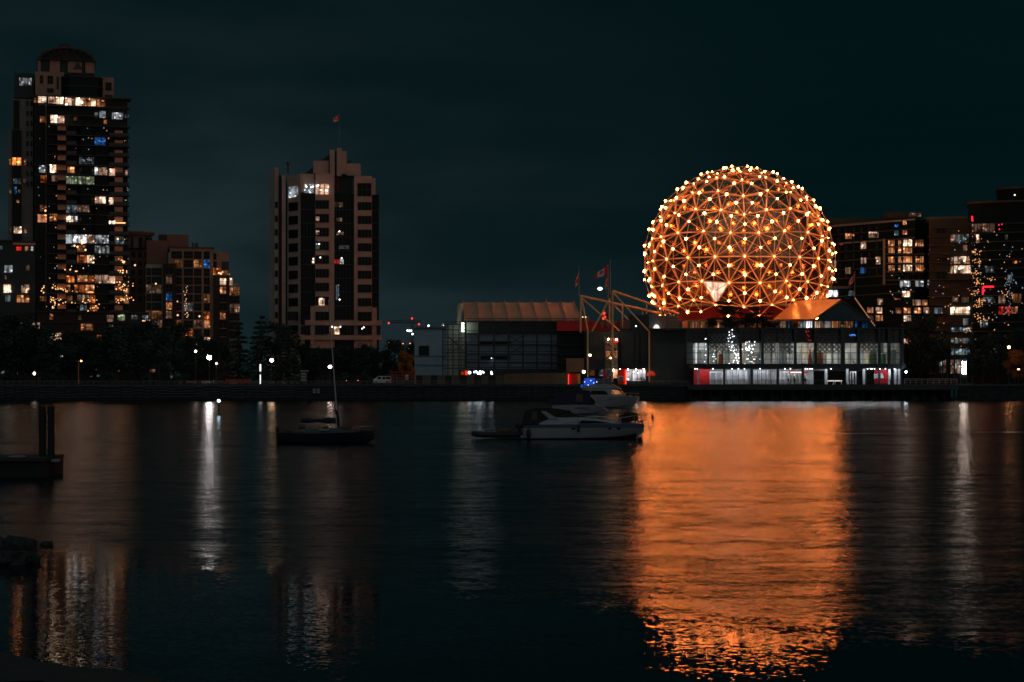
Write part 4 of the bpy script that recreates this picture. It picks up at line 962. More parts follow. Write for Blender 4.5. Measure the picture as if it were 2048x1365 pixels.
    dots(9, 111, 575, 4, 4); dots(10, 109, 600, 4, 4); dots(8, 246, 521, 6, 3); dots(9, 245, 542, 9, 3); dots(10, 243, 565, 10, 2); dots(12, 248, 580, 9, 5); dots(14, 250, 600, 9, 5); dots(8, 150, 540, 10, 3); dots(8, 135, 583, 10, 3); dots(8, 180, 602, 10, 3); dots(5, 87, 580, 3, 3); dots(9, 130, 606, 12, 2); dots(5, 108, 617, 2, 3); dots(8, 190, 617, 6, 4)
    for i in range(8): mb.ball(P(233 + i * 2.6, 444.5, Y + .6), .2, 1)
    for q, y in ((237, 477), (165, 487), (150, 492), (172, 500), (183, 519), (164, 481), (92, 423), (156, 494)): mb.ball(P(q, y, Y + .6), .3, 1)
    for i in range(6): mb.ball(P(272 + i * 3, 640.5 + (i % 2), Y - 9), .26, 1)
    build('fairy_light', mb, emit('fairy_glow', (1, .48, .19), 2.6), t, kind='stuff')
    mb = MB(); mb2 = MB()
    for _ in range(70):
        y = rr.choice(fl) + rr.uniform(2, 9); px = rr.choice((rr.uniform(78, 95), rr.uniform(99, 116), rr.uniform(136, 154), rr.uniform(156, 190), rr.uniform(156, 190), rr.uniform(192, 219), rr.uniform(250, 261)))
        (mb if rr.random() < .6 else mb2).ball(P(px, y, Y + .8), .13 * rr.uniform(.5, 1.4), 1)
    build('room_lamp', mb, emit('room_warm', (1, .42, .16), .9), t, kind='stuff'); build('room_lamp', mb2, emit('room_cool', (.6, .8, 1), .5), t, kind='stuff')  # random glowing dots added to enrich the facade, no particular lamps
tall_tower()
def face_camera(nm):
    for o in list(COL.objects):
        if o.parent is None and o.name == nm:
            a = math.atan2(-o.location.x, o.location.y); o.rotation_euler = (0, 0, a); o.scale = (math.cos(a), 1, 1)

# ------------------------------------------------------------------ rotunda-topped block and stepped apartment block
Y = 545
t = thing('rotunda_block', 'beige block with a flat round rooftop disc, between tall tower and stepped apartments', 'apartment building', P(290, 769, Y))
mb = MB(); mb.r(255, 306, 498, 770, Y + 2, 20); build('wall', mb, M_beige, t)
def ringp(px, r, py, Yc, n=28): cx = X(px, Yc); rr = r / F * Yc; return [(cx + rr * math.cos(6.283185 * i / n), Yc + rr * math.sin(6.283185 * i / n), Z(py, Yc)) for i in range(n)]
mb = MB(); mb.loft([ringp(277, 30, 498.5, Y + 5), ringp(277, 30, 473, Y + 5)], True); build('rotunda', mb, M_beige, t)
mb = MB(); mb.loft([ringp(277, 36, 472.9, Y + 5), ringp(277, 40, 468, Y + 5), ringp(277, 40, 465.5, Y + 5)], True); build('disc_roof', mb, M_beige, t)
for a, b in ((263.5, 272), (278, 286), (291, 298), (301, 305)): pane(t, a, b, 475, 498, Y + .6, M_glassd, 1, 1)
for k in range(6):
    for a in (265, 278, 291): pane(t, a, a + 8, 505 + 17.5 * k, 515 + 17.5 * k, Y + 1.7, M_glassd, 2, 1)
Y = 530
t = thing('stepped_apartments', 'stepped brick and glass apartment block with warm lit windows, left of office tower', 'apartment building', P(380, 769, Y))
mb = MB(); mb.r(303, 345, 482, 770, Y + 8, 18); mb.r(328, 388, 470, 500, Y + 9, 12); build('penthouse', mb, principled('brown_render', (.26, .13, .095), .85, var=.2), t)
mb = MB(); mb.r(327, 344, 471, 481, Y + 8.6, 4); build('plant_screen', mb, M_dark, t)
mb = MB(); mb.r(342, 429, 496, 770, Y + 2, 20); build('main_block', mb, M_beige, t)
mb = MB(); mb.r(293, 342, 530, 770, Y + 1, 20); build('bow_block', mb, M_concg, t)
mb = MB(); mb.r(325, 351, 528, 770, Y - .5, 6); build('brick_column', mb, M_brick, t)
mb = MB(); mb.r(429.2, 462, 504, 552, Y + 3, 16); build('balcony_block', mb, M_beige, t)
mb = MB(); mb.r(427.5, 460, 551, 770, Y + .4, 18); build('dark_brick_block', mb, M_brick, t)
mb = MB(); mb.r(460.3, 482, 566, 770, Y + 1.5, 14); build('glazed_end', mb, M_concg, t)
mb = MB(); mb.r(437, 458, 512, 519, Y + 5, 6); build('glass_parapet', mb, lit('dimgrey'), t)
mb = MB(); mb.r(340, 430, 494.6, 496.4, Y + 1.6, 20); build('roof_edge', mb, M_slab, t)
for q in (393, 398, 402): mb = MB(); mb.tube(P(q, 496, Y + 6), P(q, 486, Y + 6), .25, 5); build('roof_vent', mb, M_frame, t)
lit_map = {(0, 1): 'dimorange', (2, 1): 'warm', (1, 9): 'orange', (2, 10): 'peach', (3, 10): 'bright', (3, 7): 'orange', (3, 8): 'warm', (3, 5): 'dimorange', (1, 6): 'dimgrey', (3, 1): 'blue', (0, 8): 'dimorange', (2, 8): 'dim'}
cols4 = [(345, 366, 4), (370, 388, 4), (390.5, 405, 4), (410, 421.5, 2)]
for k in range(11):
    y0 = 503 + 17.3 * k
    for ci, (a, b, nv) in enumerate(cols4):
        kd = lit_map.get((ci, k)); pane(t, a, b, y0, y0 + 14.6, Y + 1.8, lit(kd) if kd else M_glassd, nv, 2, 'lit_window' if kd else 'window', fr=M_slab, ft=.06)
bl = {2: 'dim', 5: 'dimorange', 6: 'dim', 0: None}
for k in range(8):
    y0 = 537 + 17.3 * k
    for a, b, nv in ((294, 303, 2), (305, 324, 4)):
        kd = bl.get(k) if a > 300 or k in (2, 5, 6) else None; pane(t, a, b, y0, y0 + 14.5, Y + .7, lit(kd) if kd else M_glassd, nv, 2, 'lit_window' if kd else 'window', fr=M_slab, ft=.06)
    kd = {1: 'dim', 3: 'blue', 4: 'warm', 5: 'dim'}.get(k); pane(t, 331.5, 343, y0 - .5, y0 + 13, Y - .8, lit(kd) if kd else M_glassd, 2, 2, 'lit_window' if kd else 'window', fr=M_slab, ft=.06)
    mb = MB(); mb.r(330, 344.5, y0 + 13.2, y0 + 14.5, Y - .9, .35); build('sill', mb, M_beige, t)
for k in range(7):
    y0 = 556.5 + 17.3 * k; kd = {0: 'bright', 1: 'warm', 4: 'dimorange'}.get(k); pane(t, 440.5, 452, y0, y0 + 13, Y + .1, lit(kd) if kd else M_glassd, 2, 2, 'lit_window' if kd else 'window', fr=M_slab, ft=.06)
    mb = MB(); mb.r(439, 453.5, y0 + 13.2, y0 + 14.5, Y, .35); build('sill', mb, M_beige, t)
for k in range(6):
    y0 = 574.5 + 17.3 * k; kd = {0: 'dimorange', 2: 'dim'}.get(k); pane(t, 461.5, 481, y0, y0 + 14.5, Y + 1.2, lit(kd) if kd else M_glassd, 5, 2, 'lit_window' if kd else 'window', fr=M_slab, ft=.06)
pane(t, 429.5, 444, 536, 549, Y + 2.7, lit('orange'), 2, 1, 'lit_window'); pane(t, 447, 463, 541, 549, Y + 2.7, lit('warm'), 3, 1, 'lit_window'); pane(t, 460.5, 467, 556, 570, Y + 1.1, lit('peach'), 1, 1, 'lit_window')
pane(t, 430, 436, 507, 519, Y + 2.7, M_glassd, 1, 2); pane(t, 430, 437, 523, 535, Y + 2.7, M_glassd, 2, 2); pane(t, 447, 461, 523, 540, Y + 2.7, M_dgrey, 2, 1)
mb = MB()
for q, y, r in ((436.5, 546, .3), (440.5, 547, .36), (269, 532, .3), (354, 631, .3), (397.5, 633, .3), (447, 562, .25), (353.5, 603.5, .2), (310.5, 568.5, .28)): mb.ball(P(q, y, Y - 1.2), r, 1)
rr = random.Random(4)
for _ in range(24): mb.ball(P(rr.gauss(374, 3), rr.uniform(570, 640), Y + 1.4), .11, 1)
build('balcony_lamp', mb, emit('balcony_glow', (1, .6, .35), 1.6), t, kind='stuff')

# ------------------------------------------------------------------ office tower
def office():
    Y = 524.0
    t = thing('office_tower', 'pale concrete office tower with stacked dark window bands and rooftop flag', 'office tower', P(655, 769, Y))
    x = lambda p: X(p, Y)
    mb = MB(); mb.plan([(x(537), Y + 9), (x(554), Y + 7.2), (x(554), Y + 30), (x(537), Y + 30)], GZ, Z(337.5, Y)); build('grey_side_wall', mb, M_concg, t)  # cooler sky light on this side put into the grey
    mb = MB(); mb.r(554.2, 562, 336.5, 770, Y + 6.8, 22); mb.r(567.5, 575, 352, 770, Y + 5.2, 22); build('slim_pier', mb, M_conc, t)
    mb = MB(); mb.r(562, 567.4, 352, 770, Y + 7.4, 20); build('recess', mb, M_dark, t)  # dark fill stands in for the vertical shadow between the piers
    mb = MB(); mb.plan([(x(575.2), Y + 6), (x(601), Y + 2), (x(601), Y + 24), (x(575.2), Y + 24)], GZ, Z(348.5, Y)); build('angled_wall', mb, M_conc, t)
    mb = MB(); mb.r(601.2, 632, 386, 770, Y + 3.2, 22); mb.r(670, 709.5, 388, 770, Y + 3.2, 22); mb.r(745.5, 761, 389, 770, Y + 4, 20); build('glass_strip', mb, M_glassd, t)
    mb = MB(); mb.r(601.2, 631, 348.5, 386, Y + 3.4, 20); build('upper_corner', mb, M_conc, t)
    mb = MB(); mb.r(632, 670, 347.5, 697, Y + 2, 22); mb.r(709.6, 745.4, 351.5, 697, Y + 2, 22); mb.r(745.5, 753, 356, 389, Y + 2.6, 18); build('concrete_bay', mb, M_conc, t)
    mb = MB(); mb.r(670.2, 709.4, 351, 388, Y + 6, 16); build('terrace_recess', mb, M_dark, t)
    # floor lines on the glass strips
    rows = [401 + 27.5 * k for k in range(10)]
    mb = MB()
    for y in rows + [676]: mb.r(601.3, 631.8, y + 18, y + 19, Y + 3.0, .18); mb.r(670.2, 709.3, y + 18, y + 19, Y + 3.0, .18); mb.r(745.7, 760.8, y + 18, y + 19, Y + 3.8, .18)
    for i in range(5): q = 603 + i * 6.8; mb.r(q, q + .5, 386, 640, Y + 3.05, .14)
    for i in range(6): q = 674 + i * 6.8; mb.r(q, q + .5, 388, 645, Y + 3.05, .14)
    build('curtain_wall_bars', mb, M_steel, t)
    for k, y in enumerate(rows):
        pane(t, 632.5, 659.3, y, y + 17, Y + 1.85, M_glassd, 4, 1); pane(t, 717, 744.6, y + 3, y + 19, Y + 1.85, M_glassd, 4, 1)
        mb = MB(); a, b = (576.5, Y + 5.65), (595.5, Y + 2.7); pts = [(x(a[0]), a[1]), (x(b[0]), b[1]), (x(b[0]), b[1] + .3), (x(a[0]), a[1] + .3)]
        mb.plan(pts, Z(y + 19, Y), Z(y + 2, Y)); build('window', mb, M_glassd, t)
        mb = MB(); mb.r(554.8, 560.5, y + 4, y + 16, Y + 6.65, .3); build('window', mb, M_glassd, t)
    pane(t, 716.5, 744, 366, 392, Y + 1.85, M_glassd, 3, 2)
    # lit top floor
    mb = MB(); a, b = (576, Y + 5.6), (595.5, Y + 2.6); mb.plan([(x(a[0]), a[1]), (x(b[0]), b[1]), (x(b[0]), b[1] + .3), (x(a[0]), a[1] + .3)], Z(393, Y), Z(371, Y)); build('lit_window', mb, lit('white'), t)
    pane(t, 610.5, 630.5, 369, 387, Y + 3.2, lit('white'), 4, 1, 'lit_window'); pane(t, 632.5, 658.5, 369, 389, Y + 1.7, lit('peach'), 3, 1, 'lit_window')
    mb = MB()
    for q, y in ((614, 374.6), (623.5, 375), (626.5, 374), (634.5, 373), (637.5, 371.4), (652.5, 381), (655, 381.5)): mb.ball(P(q, y, Y + 1.3), .22, 1)
    for q, y in ((665, 654), (681.5, 654), (728.5, 655), (725, 657.5), (627.5, 518), (641.5, 515.5), (684, 516.5), (679.5, 463), (680, 599.5), (639, 488.5)): mb.ball(P(q, y, Y + 1.0), .2, 1)
    build('ceiling_lamp', mb, emit('office_lamp', (1, .93, .85), 5), t, kind='stuff')
    for a in ((632.8, 640, 434, 443, 'dim'), (633, 640, 460, 470, 'dim'), (633, 640, 487, 499, 'dimgrey'), (639, 650, 597, 611, 'bright'), (625.5, 629.5, 519, 528, 'peach'), (726, 744, 625, 642, 'warm'), (651, 658, 653, 666, 'peach')):
        pane(t, a[0], a[1], a[2], a[3], Y + 1.7, lit(a[4]), 1, 1, 'lit_window')
    for a in ((671, 688, 405, 414, 'dim'), (675, 686, 436, 443, 'dim'), (675, 689, 464, 470, 'dim'), (680, 700, 491, 498, 'dimgrey'), (682, 689, 519, 528, 'brightwhite'), (670.5, 681, 519, 527, 'red'), (674, 680, 570, 600, 'cool'), (671, 681, 654, 669, 'bright')):
        pane(t, a[0], a[1], a[2], a[3], Y + 2.9, lit(a[4]), 2, 1, 'lit_window')
    # base: wide beams and legs
    mb = MB(); mb.r(611, 765, 641, 651, Y + 1.2, 3); mb.r(600, 765, 671, 680, Y + 1.2, 4); mb.r(622, 660, 613, 641, Y + 1.4, 2); mb.r(745, 755, 615, 641, Y + 1.4, 3); build('base_beam', mb, M_conc, t)
    for a, b in ((601, 610), (622, 631), (745, 755)): mb = MB(); mb.r(a, b, 651, 700 if a != 622 else 697, Y + 1.5, 2); build('base_column', mb, M_conc, t)
    for a, b, y0, y1 in ((576, 595, 624, 641), (602.5, 621, 652, 669), (632, 659, 624, 641), (632, 659, 652, 669), (690, 707, 654, 669), (717, 744, 652, 669), (755.5, 762, 652, 669), (718, 744, 625, 642)): pane(t, a, b, y0, y1, Y + 1.05, M_glassd, 3, 1)
    mb = MB(); mb.r(631, 745, 680.2, 770, Y + 5, 16); build('lobby', mb, M_dark, t)
    # roof blocks
    mb = MB(); mb.r(630, 661, 322, 347.6, Y + 5, 10); mb.r(662.5, 672.5, 300, 352, Y + 4.2, 8); mb.r(677, 686.5, 296, 352, Y + 4.2, 8); mb.r(686.5, 696, 302, 348, Y + 4.3, 8); mb.r(696, 725, 327, 351, Y + 5, 9); build('roof_block', mb, M_conc, t)
    mb = MB(); mb.prism([(x(598), Z(349, Y)), (x(662), Z(349, Y)), (x(662), Z(303, Y)), (x(655), Z(304, Y))], Y + 9, Y + 18); build('sloping_roof', mb, M_dgrey, t)
    mb = MB(); mb.r(672.6, 676.9, 303, 348, Y + 6, 5); build('slot', mb, M_dark, t)
    for q, y in ((580.5, 326), (704, 321)): mb = MB(); mb.tube(P(q, 347, Y + 6), P(q, y, Y + 6), .22, 6); mb.tube(P(q, y + 4, Y + 6), P(q, y, Y + 6), .5, 6); build('roof_vent', mb, M_frame, t)
    mb = MB(); mb.r(678.8, 680.6, 352, 384, Y + 5.7, .25); build('red_mast', mb, principled('dark_red_paint', (.25, .03, .03), .6), t)
    flagpole(678.8, 222, 297, Y + 6, 'tall thin flagpole on the roof of the concrete office tower', .055)
    flag(678, 229, 240, Y + 5.9, 28, 15, 'small dark red and white flag high above the office tower')
office()

# ------------------------------------------------------------------ apartments on the right
def right_blocks():
    Y = 500.0
    t = thing('long_apartment_block', 'pale framed apartment block with warm lit corner flats, right of the dome', 'apartment building', P(1760, 769, Y))
    def Yf(px): return Y + (1830 - px) * .16 if px < 1830 else Y + (px - 1830) * .12      # long face recedes to the left
    def q(px, py, off=0): yy = Yf(px) + off; return P(px, py, yy)
    def face(nm, px0, px1, y00, y01, y10, y11, off, dep, mat):
        """panel on the receding face: left edge spans y00..y01, right edge y10..y11"""
        a, b, c, d = q(px0, y01, off), q(px1, y11, off), q(px1, y10, off), q(px0, y00, off); dy = Vector((0, dep, 0)); mb = MB()
        mb.add([a, b, c, d, a + dy, b + dy, c + dy, d + dy], [(0, 1, 2, 3), (7, 6, 5, 4), (0, 4, 5, 1), (1, 5, 6, 2), (2, 6, 7, 3), (3, 7, 4, 0)]); return build(nm, mb, mat, t)
    rl = lambda px: 451 - (px - 1658) / (1830 - 1658) * 14        # roof line
    face('long_wall', 1640, 1830, rl(1640) + 3, 769.9, rl(1830) + 3, 769.9, .6, 14, M_night)
    face('side_wall', 1830.2, 1895, 440, 769.9, 440, 769.9, .6, 14, M_night)
    face('roof_beam', 1655, 1830, rl(1655), rl(1655) + 4, rl(1830), rl(1830) + 3.5, 0, .6, M_pale2)
    mb = MB(); a = P(1768, 769, Yf(1768) - .1); mb.r(1766.5, 1770.5, 478, 570, Yf(1768) - .2, .6); build('white_fin', mb, M_pale2, t)
    face('mid_beam', 1660, 1766, 487, 490, 479, 482, -.1, .6, M_pale2)
    face('dark_deck', 1655, 1862, 573, 577.5, 571, 576, -1.6, 2, M_night2)
    mb = MB(); mb.r(1776, 1845, 424, 436.5, Yf(1800) + 3, 8); build('penthouse', mb, M_dark, t)
    mb = MB(); mb.r(1655, 1776, 436, 448, Yf(1700) + 4, 8); build('roof_planting', mb, M_leaf, t)
    pane(t, 1785, 1794, 428, 435.5, Yf(1790) + 2.8, lit('warm'), 2, 1, 'lit_window'); pane(t, 1818, 1842, 426.5, 433, Yf(1830) + 2.8, lit('dim'), 5, 1, 'lit_window')
    # floor slabs
    for k in range(8):
        dl = 18 * k
        face('floor_slab', 1658, 1830, 470 + dl * .985, 471.4 + dl * .985, 457 + dl, 458.4 + dl, .15, .5, M_night2 if k % 2 else M_steel)
    L = {}
    def w(kind, x0, x1, y0, y1, nv=3, off=.3): pane(t, x0, x1, y0, y1, Yf(.5 * (x0 + x1)) + off - .3, lit(kind) if kind else M_glassd, nv, 1, 'lit_window' if kind else 'window')
    # dark window grid on the long face
    for k in range(6):
        for c in range(6):
            px = 1672 + c * 15.5; y = rl(px) + 8 + k * 17.2
            if (k, c) in ((1, 1), (2, 4), (4, 1), (4, 4), (5, 2)): continue
            w(None, px, px + 12.5, y, y + 13)
    w('warm', 1691, 1721, 467, 478, 6, .1); w('peach', 1738, 1771, 464, 475.5, 8, .1); w('blue', 1790, 1797, 448.5, 454, 1, .1); w('warm', 1806, 1813, 442, 450, 1, .1); w('cool', 1789, 1798, 462, 471, 1, .1); w('warm', 1806, 1814, 461, 469, 1, .1)
    w('peach', 1722, 1738, 485, 498, 3, .1); w('red', 1678, 1690, 488.5, 490.5, 1, .1)
    w('peach', 1722, 1738, 516, 528, 3, .1); w('peach', 1752, 1766, 514, 529, 3, .1); w('blue', 1721, 1736, 535, 547, 2, .1); w('dim', 1691, 1708, 535, 548, 3, .1); w('peach', 1663, 1677, 521, 535, 3, .1); w('dimorange', 1664, 1677, 553, 566, 3, .1)
    for k, (kk, y) in enumerate((('warm', 480), ('warm', 494), ('warm', 513), ('warm', 530), (None, 546))):
        for a, b, nv in ((1777, 1792, 3), (1797, 1802, 1), (1807, 1829, 5), (1831, 1847, 4)):
            if kk is None: w(None, a, b, y, y + 12, nv, -.1); continue
            kd = kk if not (k == 1 and a == 1831) else None
            if k in (0, 3) and a == 1807: kd = 'bright'
            w(kd, a, b, y + (1 if a < 1800 else 0), y + 12.5, nv, -.1)
        mb = MB(); mb.r(1772, 1850, y + 13.5, y + 15, Yf(1828) - .9, 1.6); build('corner_balcony', mb, M_night2, t)
    for a in ((1800, 1829, 562, 573.5, 'white'), (1831, 1847, 562, 573.5, 'white'), (1855, 1860, 561, 570, 'white'), (1658, 1684, 581, 594, 'brightwhite'), (1697, 1714, 582, 592, 'cool'), (1805, 1822, 583, 594, 'bright'), (1755, 1768, 598, 610, 'dim'), (1790, 1802, 597, 600, 'orange'), (1826, 1842, 600, 611, 'peach'), (1845, 1855, 600, 611, 'dimorange'), (1735, 1750, 615, 626, 'warm'), (1752, 1768, 615, 627, 'peach'), (1792, 1803, 616, 627, 'warm'), (1808, 1823, 616, 627, 'warm'), (1828, 1842, 616, 627, 'warm'), (1847, 1858, 615, 627, 'peach'), (1752, 1770, 631, 642, 'warm'), (1808, 1823, 631, 643, 'peach'), (1735, 1750, 631, 642, 'dim'), (1808, 1822, 678, 688, 'peach')):
        w(a[4], a[0], a[1], a[2], a[3], max(1, int((a[1] - a[0]) / 7)), -.2)
    for k in range(6): face('lower_slab', 1690, 1862, 596 + 16.5 * k, 597.2 + 16.5 * k, 596 + 16.5 * k, 597.2 + 16.5 * k, -.4, .6, M_night2)
    # -- dark glass block
    Y2 = 488.0
    t2 = thing('dark_glass_block', 'dark glass apartment block with bright white lobby, between lit corner flats and darkest tower', 'apartment building', P(1900, 769, Y2))
    t = t2
    mb = MB(); mb.r(1856, 1942, 436, 770, Y2 + 1, 20); build('wall', mb, M_dark, t2)
    mb = MB(); mb.r(1850, 1944, 434, 437, Y2 + .5, 21); build('roof_edge', mb, M_night2, t2)
    for k in range(18): mb = MB(); y = 455 + k * 17.2; mb.r(1856, 1900 if k % 2 else 1940, y, y + 1.3, Y2 - .6, 2); build('balcony_slab', mb, M_steel, t2)
    def w2(kind, x0, x1, y0, y1, nv=4): pane(t2, x0, x1, y0, y1, Y2 + .7, lit(kind) if kind else M_glassd, nv, 1, 'lit_window' if kind else 'window')
    for a in ((1900, 1909, 470, 485, 'dim'), (1910, 1936, 470, 485, 'dimgrey'), (1900, 1905, 515, 528, 'dim'), (1907, 1931, 514, 527, 'bright'), (1932, 1938, 515, 528, 'warm'), (1900, 1905, 533, 547, 'peach'), (1907, 1939, 532, 547, 'bright'), (1900, 1938, 615, 629, 'bright'), (1868, 1883, 616, 628, 'cool'), (1903, 1915, 595, 604, 'dim'), (1922, 1936, 595, 606, 'dim'), (1925, 1936, 638, 650, 'dimgrey'), (1901, 1938, 656, 664, 'cool'), (1901, 1938, 677, 687, 'dimgrey'), (1901, 1938, 698, 710, 'cool'), (1925, 1933, 490, 502, 'dim'), (1872, 1890, 515, 525, None), (1872, 1890, 545, 558, None), (1872, 1890, 455, 466, None), (1857, 1859, 498, 502, 'dimorange')):
        w2(a[4], a[0], a[1], a[2], a[3], max(1, int((a[1] - a[0]) / 7)))
    mb = MB(); mb.r(1880, 1936, 716, 768, Y2 - 1, 1.5); build('lobby_wall', mb, M_glassd, t2)
    for a, k in ((1881, 'dimgrey'), (1889, 'dim'), (1904, 'dim'), (1913, 'dimgrey'), (1918, 'peach')): pane(t2, a, a + 5, 720, 747, Y2 - 1.3, lit(k), 2, 1, 'lit_window')
    pane(t2, 1927, 1935, 724, 748, Y2 - 1.4, lit('lobby'), 1, 2, 'lobby_door')
    for a in (1879, 1887, 1897, 1911, 1924, 1936.5): mb = MB(); mb.r(a, a + 1.5, 716, 768, Y2 - 1.9, .5); build('lobby_column', mb, M_steel, t2)
    # -- darkest tower
    Y3 = 470.0
    t3 = thing('dark_round_tower', 'tallest dark round edged tower at the picture edge with red and gold lights', 'apartment tower', P(2010, 769, Y3))
    def bowp(px0, px1, py0, py1, Yf, dep, nm, mat):
        xa, xb = X(px0, Yf), X(px1, Yf); cx = .5 * (xa + xb); hw = .5 * (xb - xa)
        pts = [(cx + hw * math.cos(math.pi + math.pi * i / 20), Yf + dep + dep * math.sin(math.pi + math.pi * i / 20)) for i in range(21)] + [(xb, Yf + dep + 14), (xa, Yf + dep + 14)]
        mb = MB(); mb.plan(pts, Z(py1, Yf), Z(py0, Yf)); return build(nm, mb, mat, t3)
    bowp(1943, 2130, 436, 770, Y3 + 1, 3, 'shaft', M_night); bowp(1925, 2140, 404, 436, Y3 + 5, 4, 'upper_shaft', M_night); bowp(1977, 2140, 377, 404, Y3 + 8, 4, 'penthouse', M_night)
    bowp(1922, 2142, 401, 404.5, Y3 + 4.4, 4, 'roof_ring', M_frame); bowp(1975, 2142, 374.5, 377.3, Y3 + 7.5, 4, 'roof_ring', M_frame)
    for k in range(17): bowp(1941, 2132, 446 + k * 18, 447.4 + k * 18, Y3 + .3, 3, 'balcony_slab', M_steel)
    def w3(kind, x0, x1, y0, y1, nv=3): pane(t3, x0, x1, y0, y1, Y3 + .1, lit(kind) if kind else M_glassd, nv, 1, 'lit_window' if kind else 'window')
    for a in ((1944, 1989, 447, 463, 'dim'), (1952, 1958, 468, 485, 'peach'), (1970, 1990, 532, 545, 'dimgrey'), (1966, 1990, 594, 605, 'cool'), (1997, 2020, 614, 629, 'red'), (2022, 2035, 614, 627, 'dimorange'), (1997, 2010, 592, 607, 'dim'), (2015, 2024, 550, 565, 'cool'), (2024, 2042, 588, 606, 'dimorange'), (1960, 1975, 640, 655, 'dimgrey'), (2010, 2015, 470, 480, 'dimgrey'), (2025, 2034, 520, 528, 'orange'), (2013, 2022, 555, 566, 'dimgrey'), (1950, 1995, 697, 707, 'dimgrey')):
        w3(a[4], a[0], a[1], a[2], a[3], max(1, int((a[1] - a[0]) / 5)))
    mb = MB(); mb.path([P(1966, 589, Y3 - .1), P(1966, 573.5, Y3 - .1), P(1988, 573.5, Y3 - .1)], .25, 5); mb.ball(P(1968, 581, Y3 - .1), .35, 1); mb.path([P(1944, 431, Y3 - .1), P(1945, 442, Y3 - .1)], .22, 5)
    for q, y in ((1998, 450), (2004, 449), (1999, 458.5), (1999, 459)): mb.ball(P(q, y, Y3 - .1), .2, 1)
    build('red_led', mb, emit('red_led_tube', (1, .02, .05), 1.5), t3, kind='stuff')
    rr = random.Random(21); mb = MB()
    for px, y, n in ((1950, 503, 16), (1955, 523, 14), (1948, 547, 18), (1957, 565, 20), (1950, 587, 14), (1960, 600, 18), (1957, 612, 14), (1955, 630, 8), (1965, 640, 12), (2015, 590, 10), (1940, 660, 8), (1835, 696, 9), (1985, 560, 6)):
        for _ in range(n): mb.ball(P(rr.gauss(px, 6), rr.gauss(y, 3.5), Y3 - .3), .12 * rr.uniform(.6, 1.4), 1)
    build('fairy_light', mb, emit('fairy_glow_dim', (1, .45, .15), 1.3), t3, kind='stuff')
    mb = MB()
    for _ in range(45): mb.ball(P(rr.gauss(2018, 5), rr.uniform(535, 640), Y3 - .3), .10 * rr.uniform(.6, 1.4), 1)
    build('white_fairy_light', mb, emit('fairy_glow_white', (.7, .85, 1), .5), t3, kind='stuff')
    for tt, a, b, y0, y1, yy, n in ((t3, 1945, 2048, 450, 690, Y3 - .3, 60), (t2, 1858, 1938, 450, 700, Y2 + .4, 45), (bpy.data.objects['long_apartment_block'], 1775, 1850, 480, 640, Yf(1812) - 1.2, 40)):
        mb = MB(); mb2 = MB()
        for _ in range(n): (mb if rr.random() < .6 else mb2).ball(P(rr.uniform(a, b), rr.uniform(y0, y1), yy), .13 * rr.uniform(.5, 1.4), 1)
        build('room_lamp', mb, emit('room_warm', (1, .42, .16), .9), tt, kind='stuff'); build('room_lamp', mb2, emit('room_cool', (.6, .8, 1), .5), tt, kind='stuff')  # scattered glow dots, added at random over the fronts
    mb = MB(); mb.ball(P(2015, 391, Y3 + 7), .22, 1); build('roof_lamp', mb, emit('warm_lamp_small', (1, .7, .4), 3), t3)
right_blocks()

# ------------------------------------------------------------------ trees
def leafmesh(rr, clumps, per, s0, s1, flat=1.0):
    mb = MB()
    for c, r in clumps:
        for _ in range(per):
            d = Vector((rr.gauss(0, 1), rr.gauss(0, 1), rr.gauss(0, 1))); d = d.normalized() * (rr.random() ** .45) * r; d.z *= flat
            p = c + d; a = Vector((rr.gauss(0, 1), rr.gauss(0, 1), rr.gauss(0, .7))).normalized(); b = a.orthogonal().normalized(); k = rr.uniform(s0, s1)
            b.rotate(Matrix.Rotation(rr.uniform(0, 6.28), 3, a))
            mb.add([p - a * k, p + b * k * .55, p + a * k, p - b * k * .55], [(0, 1, 2, 3)])
    return mb
def wood(rr, h, w, clumps, r0):
    mb = MB(); top = Vector((0, 0, h * .8)); pts = [Vector((0, 0, -.2)), Vector((.05 * h * .2, 0, h * .3)), Vector((-.1, .05, h * .55)), top]
    for i, (a, b) in enumerate(zip(pts, pts[1:])): mb.tube(a, b, r0 * (1 - .28 * i), 7, r0 * (1 - .28 * (i + 1)))
    for c, r in clumps[::2]:
        z = max(h * .22, c.z * .62); f = min(1, z / (h * .8)); b = Vector((0, 0, z)); mb.tube(b, c, r0 * .32 * (1.2 - f), 5, r0 * .08)
    return mb
ORG_T = Vector((0, 0, 0))
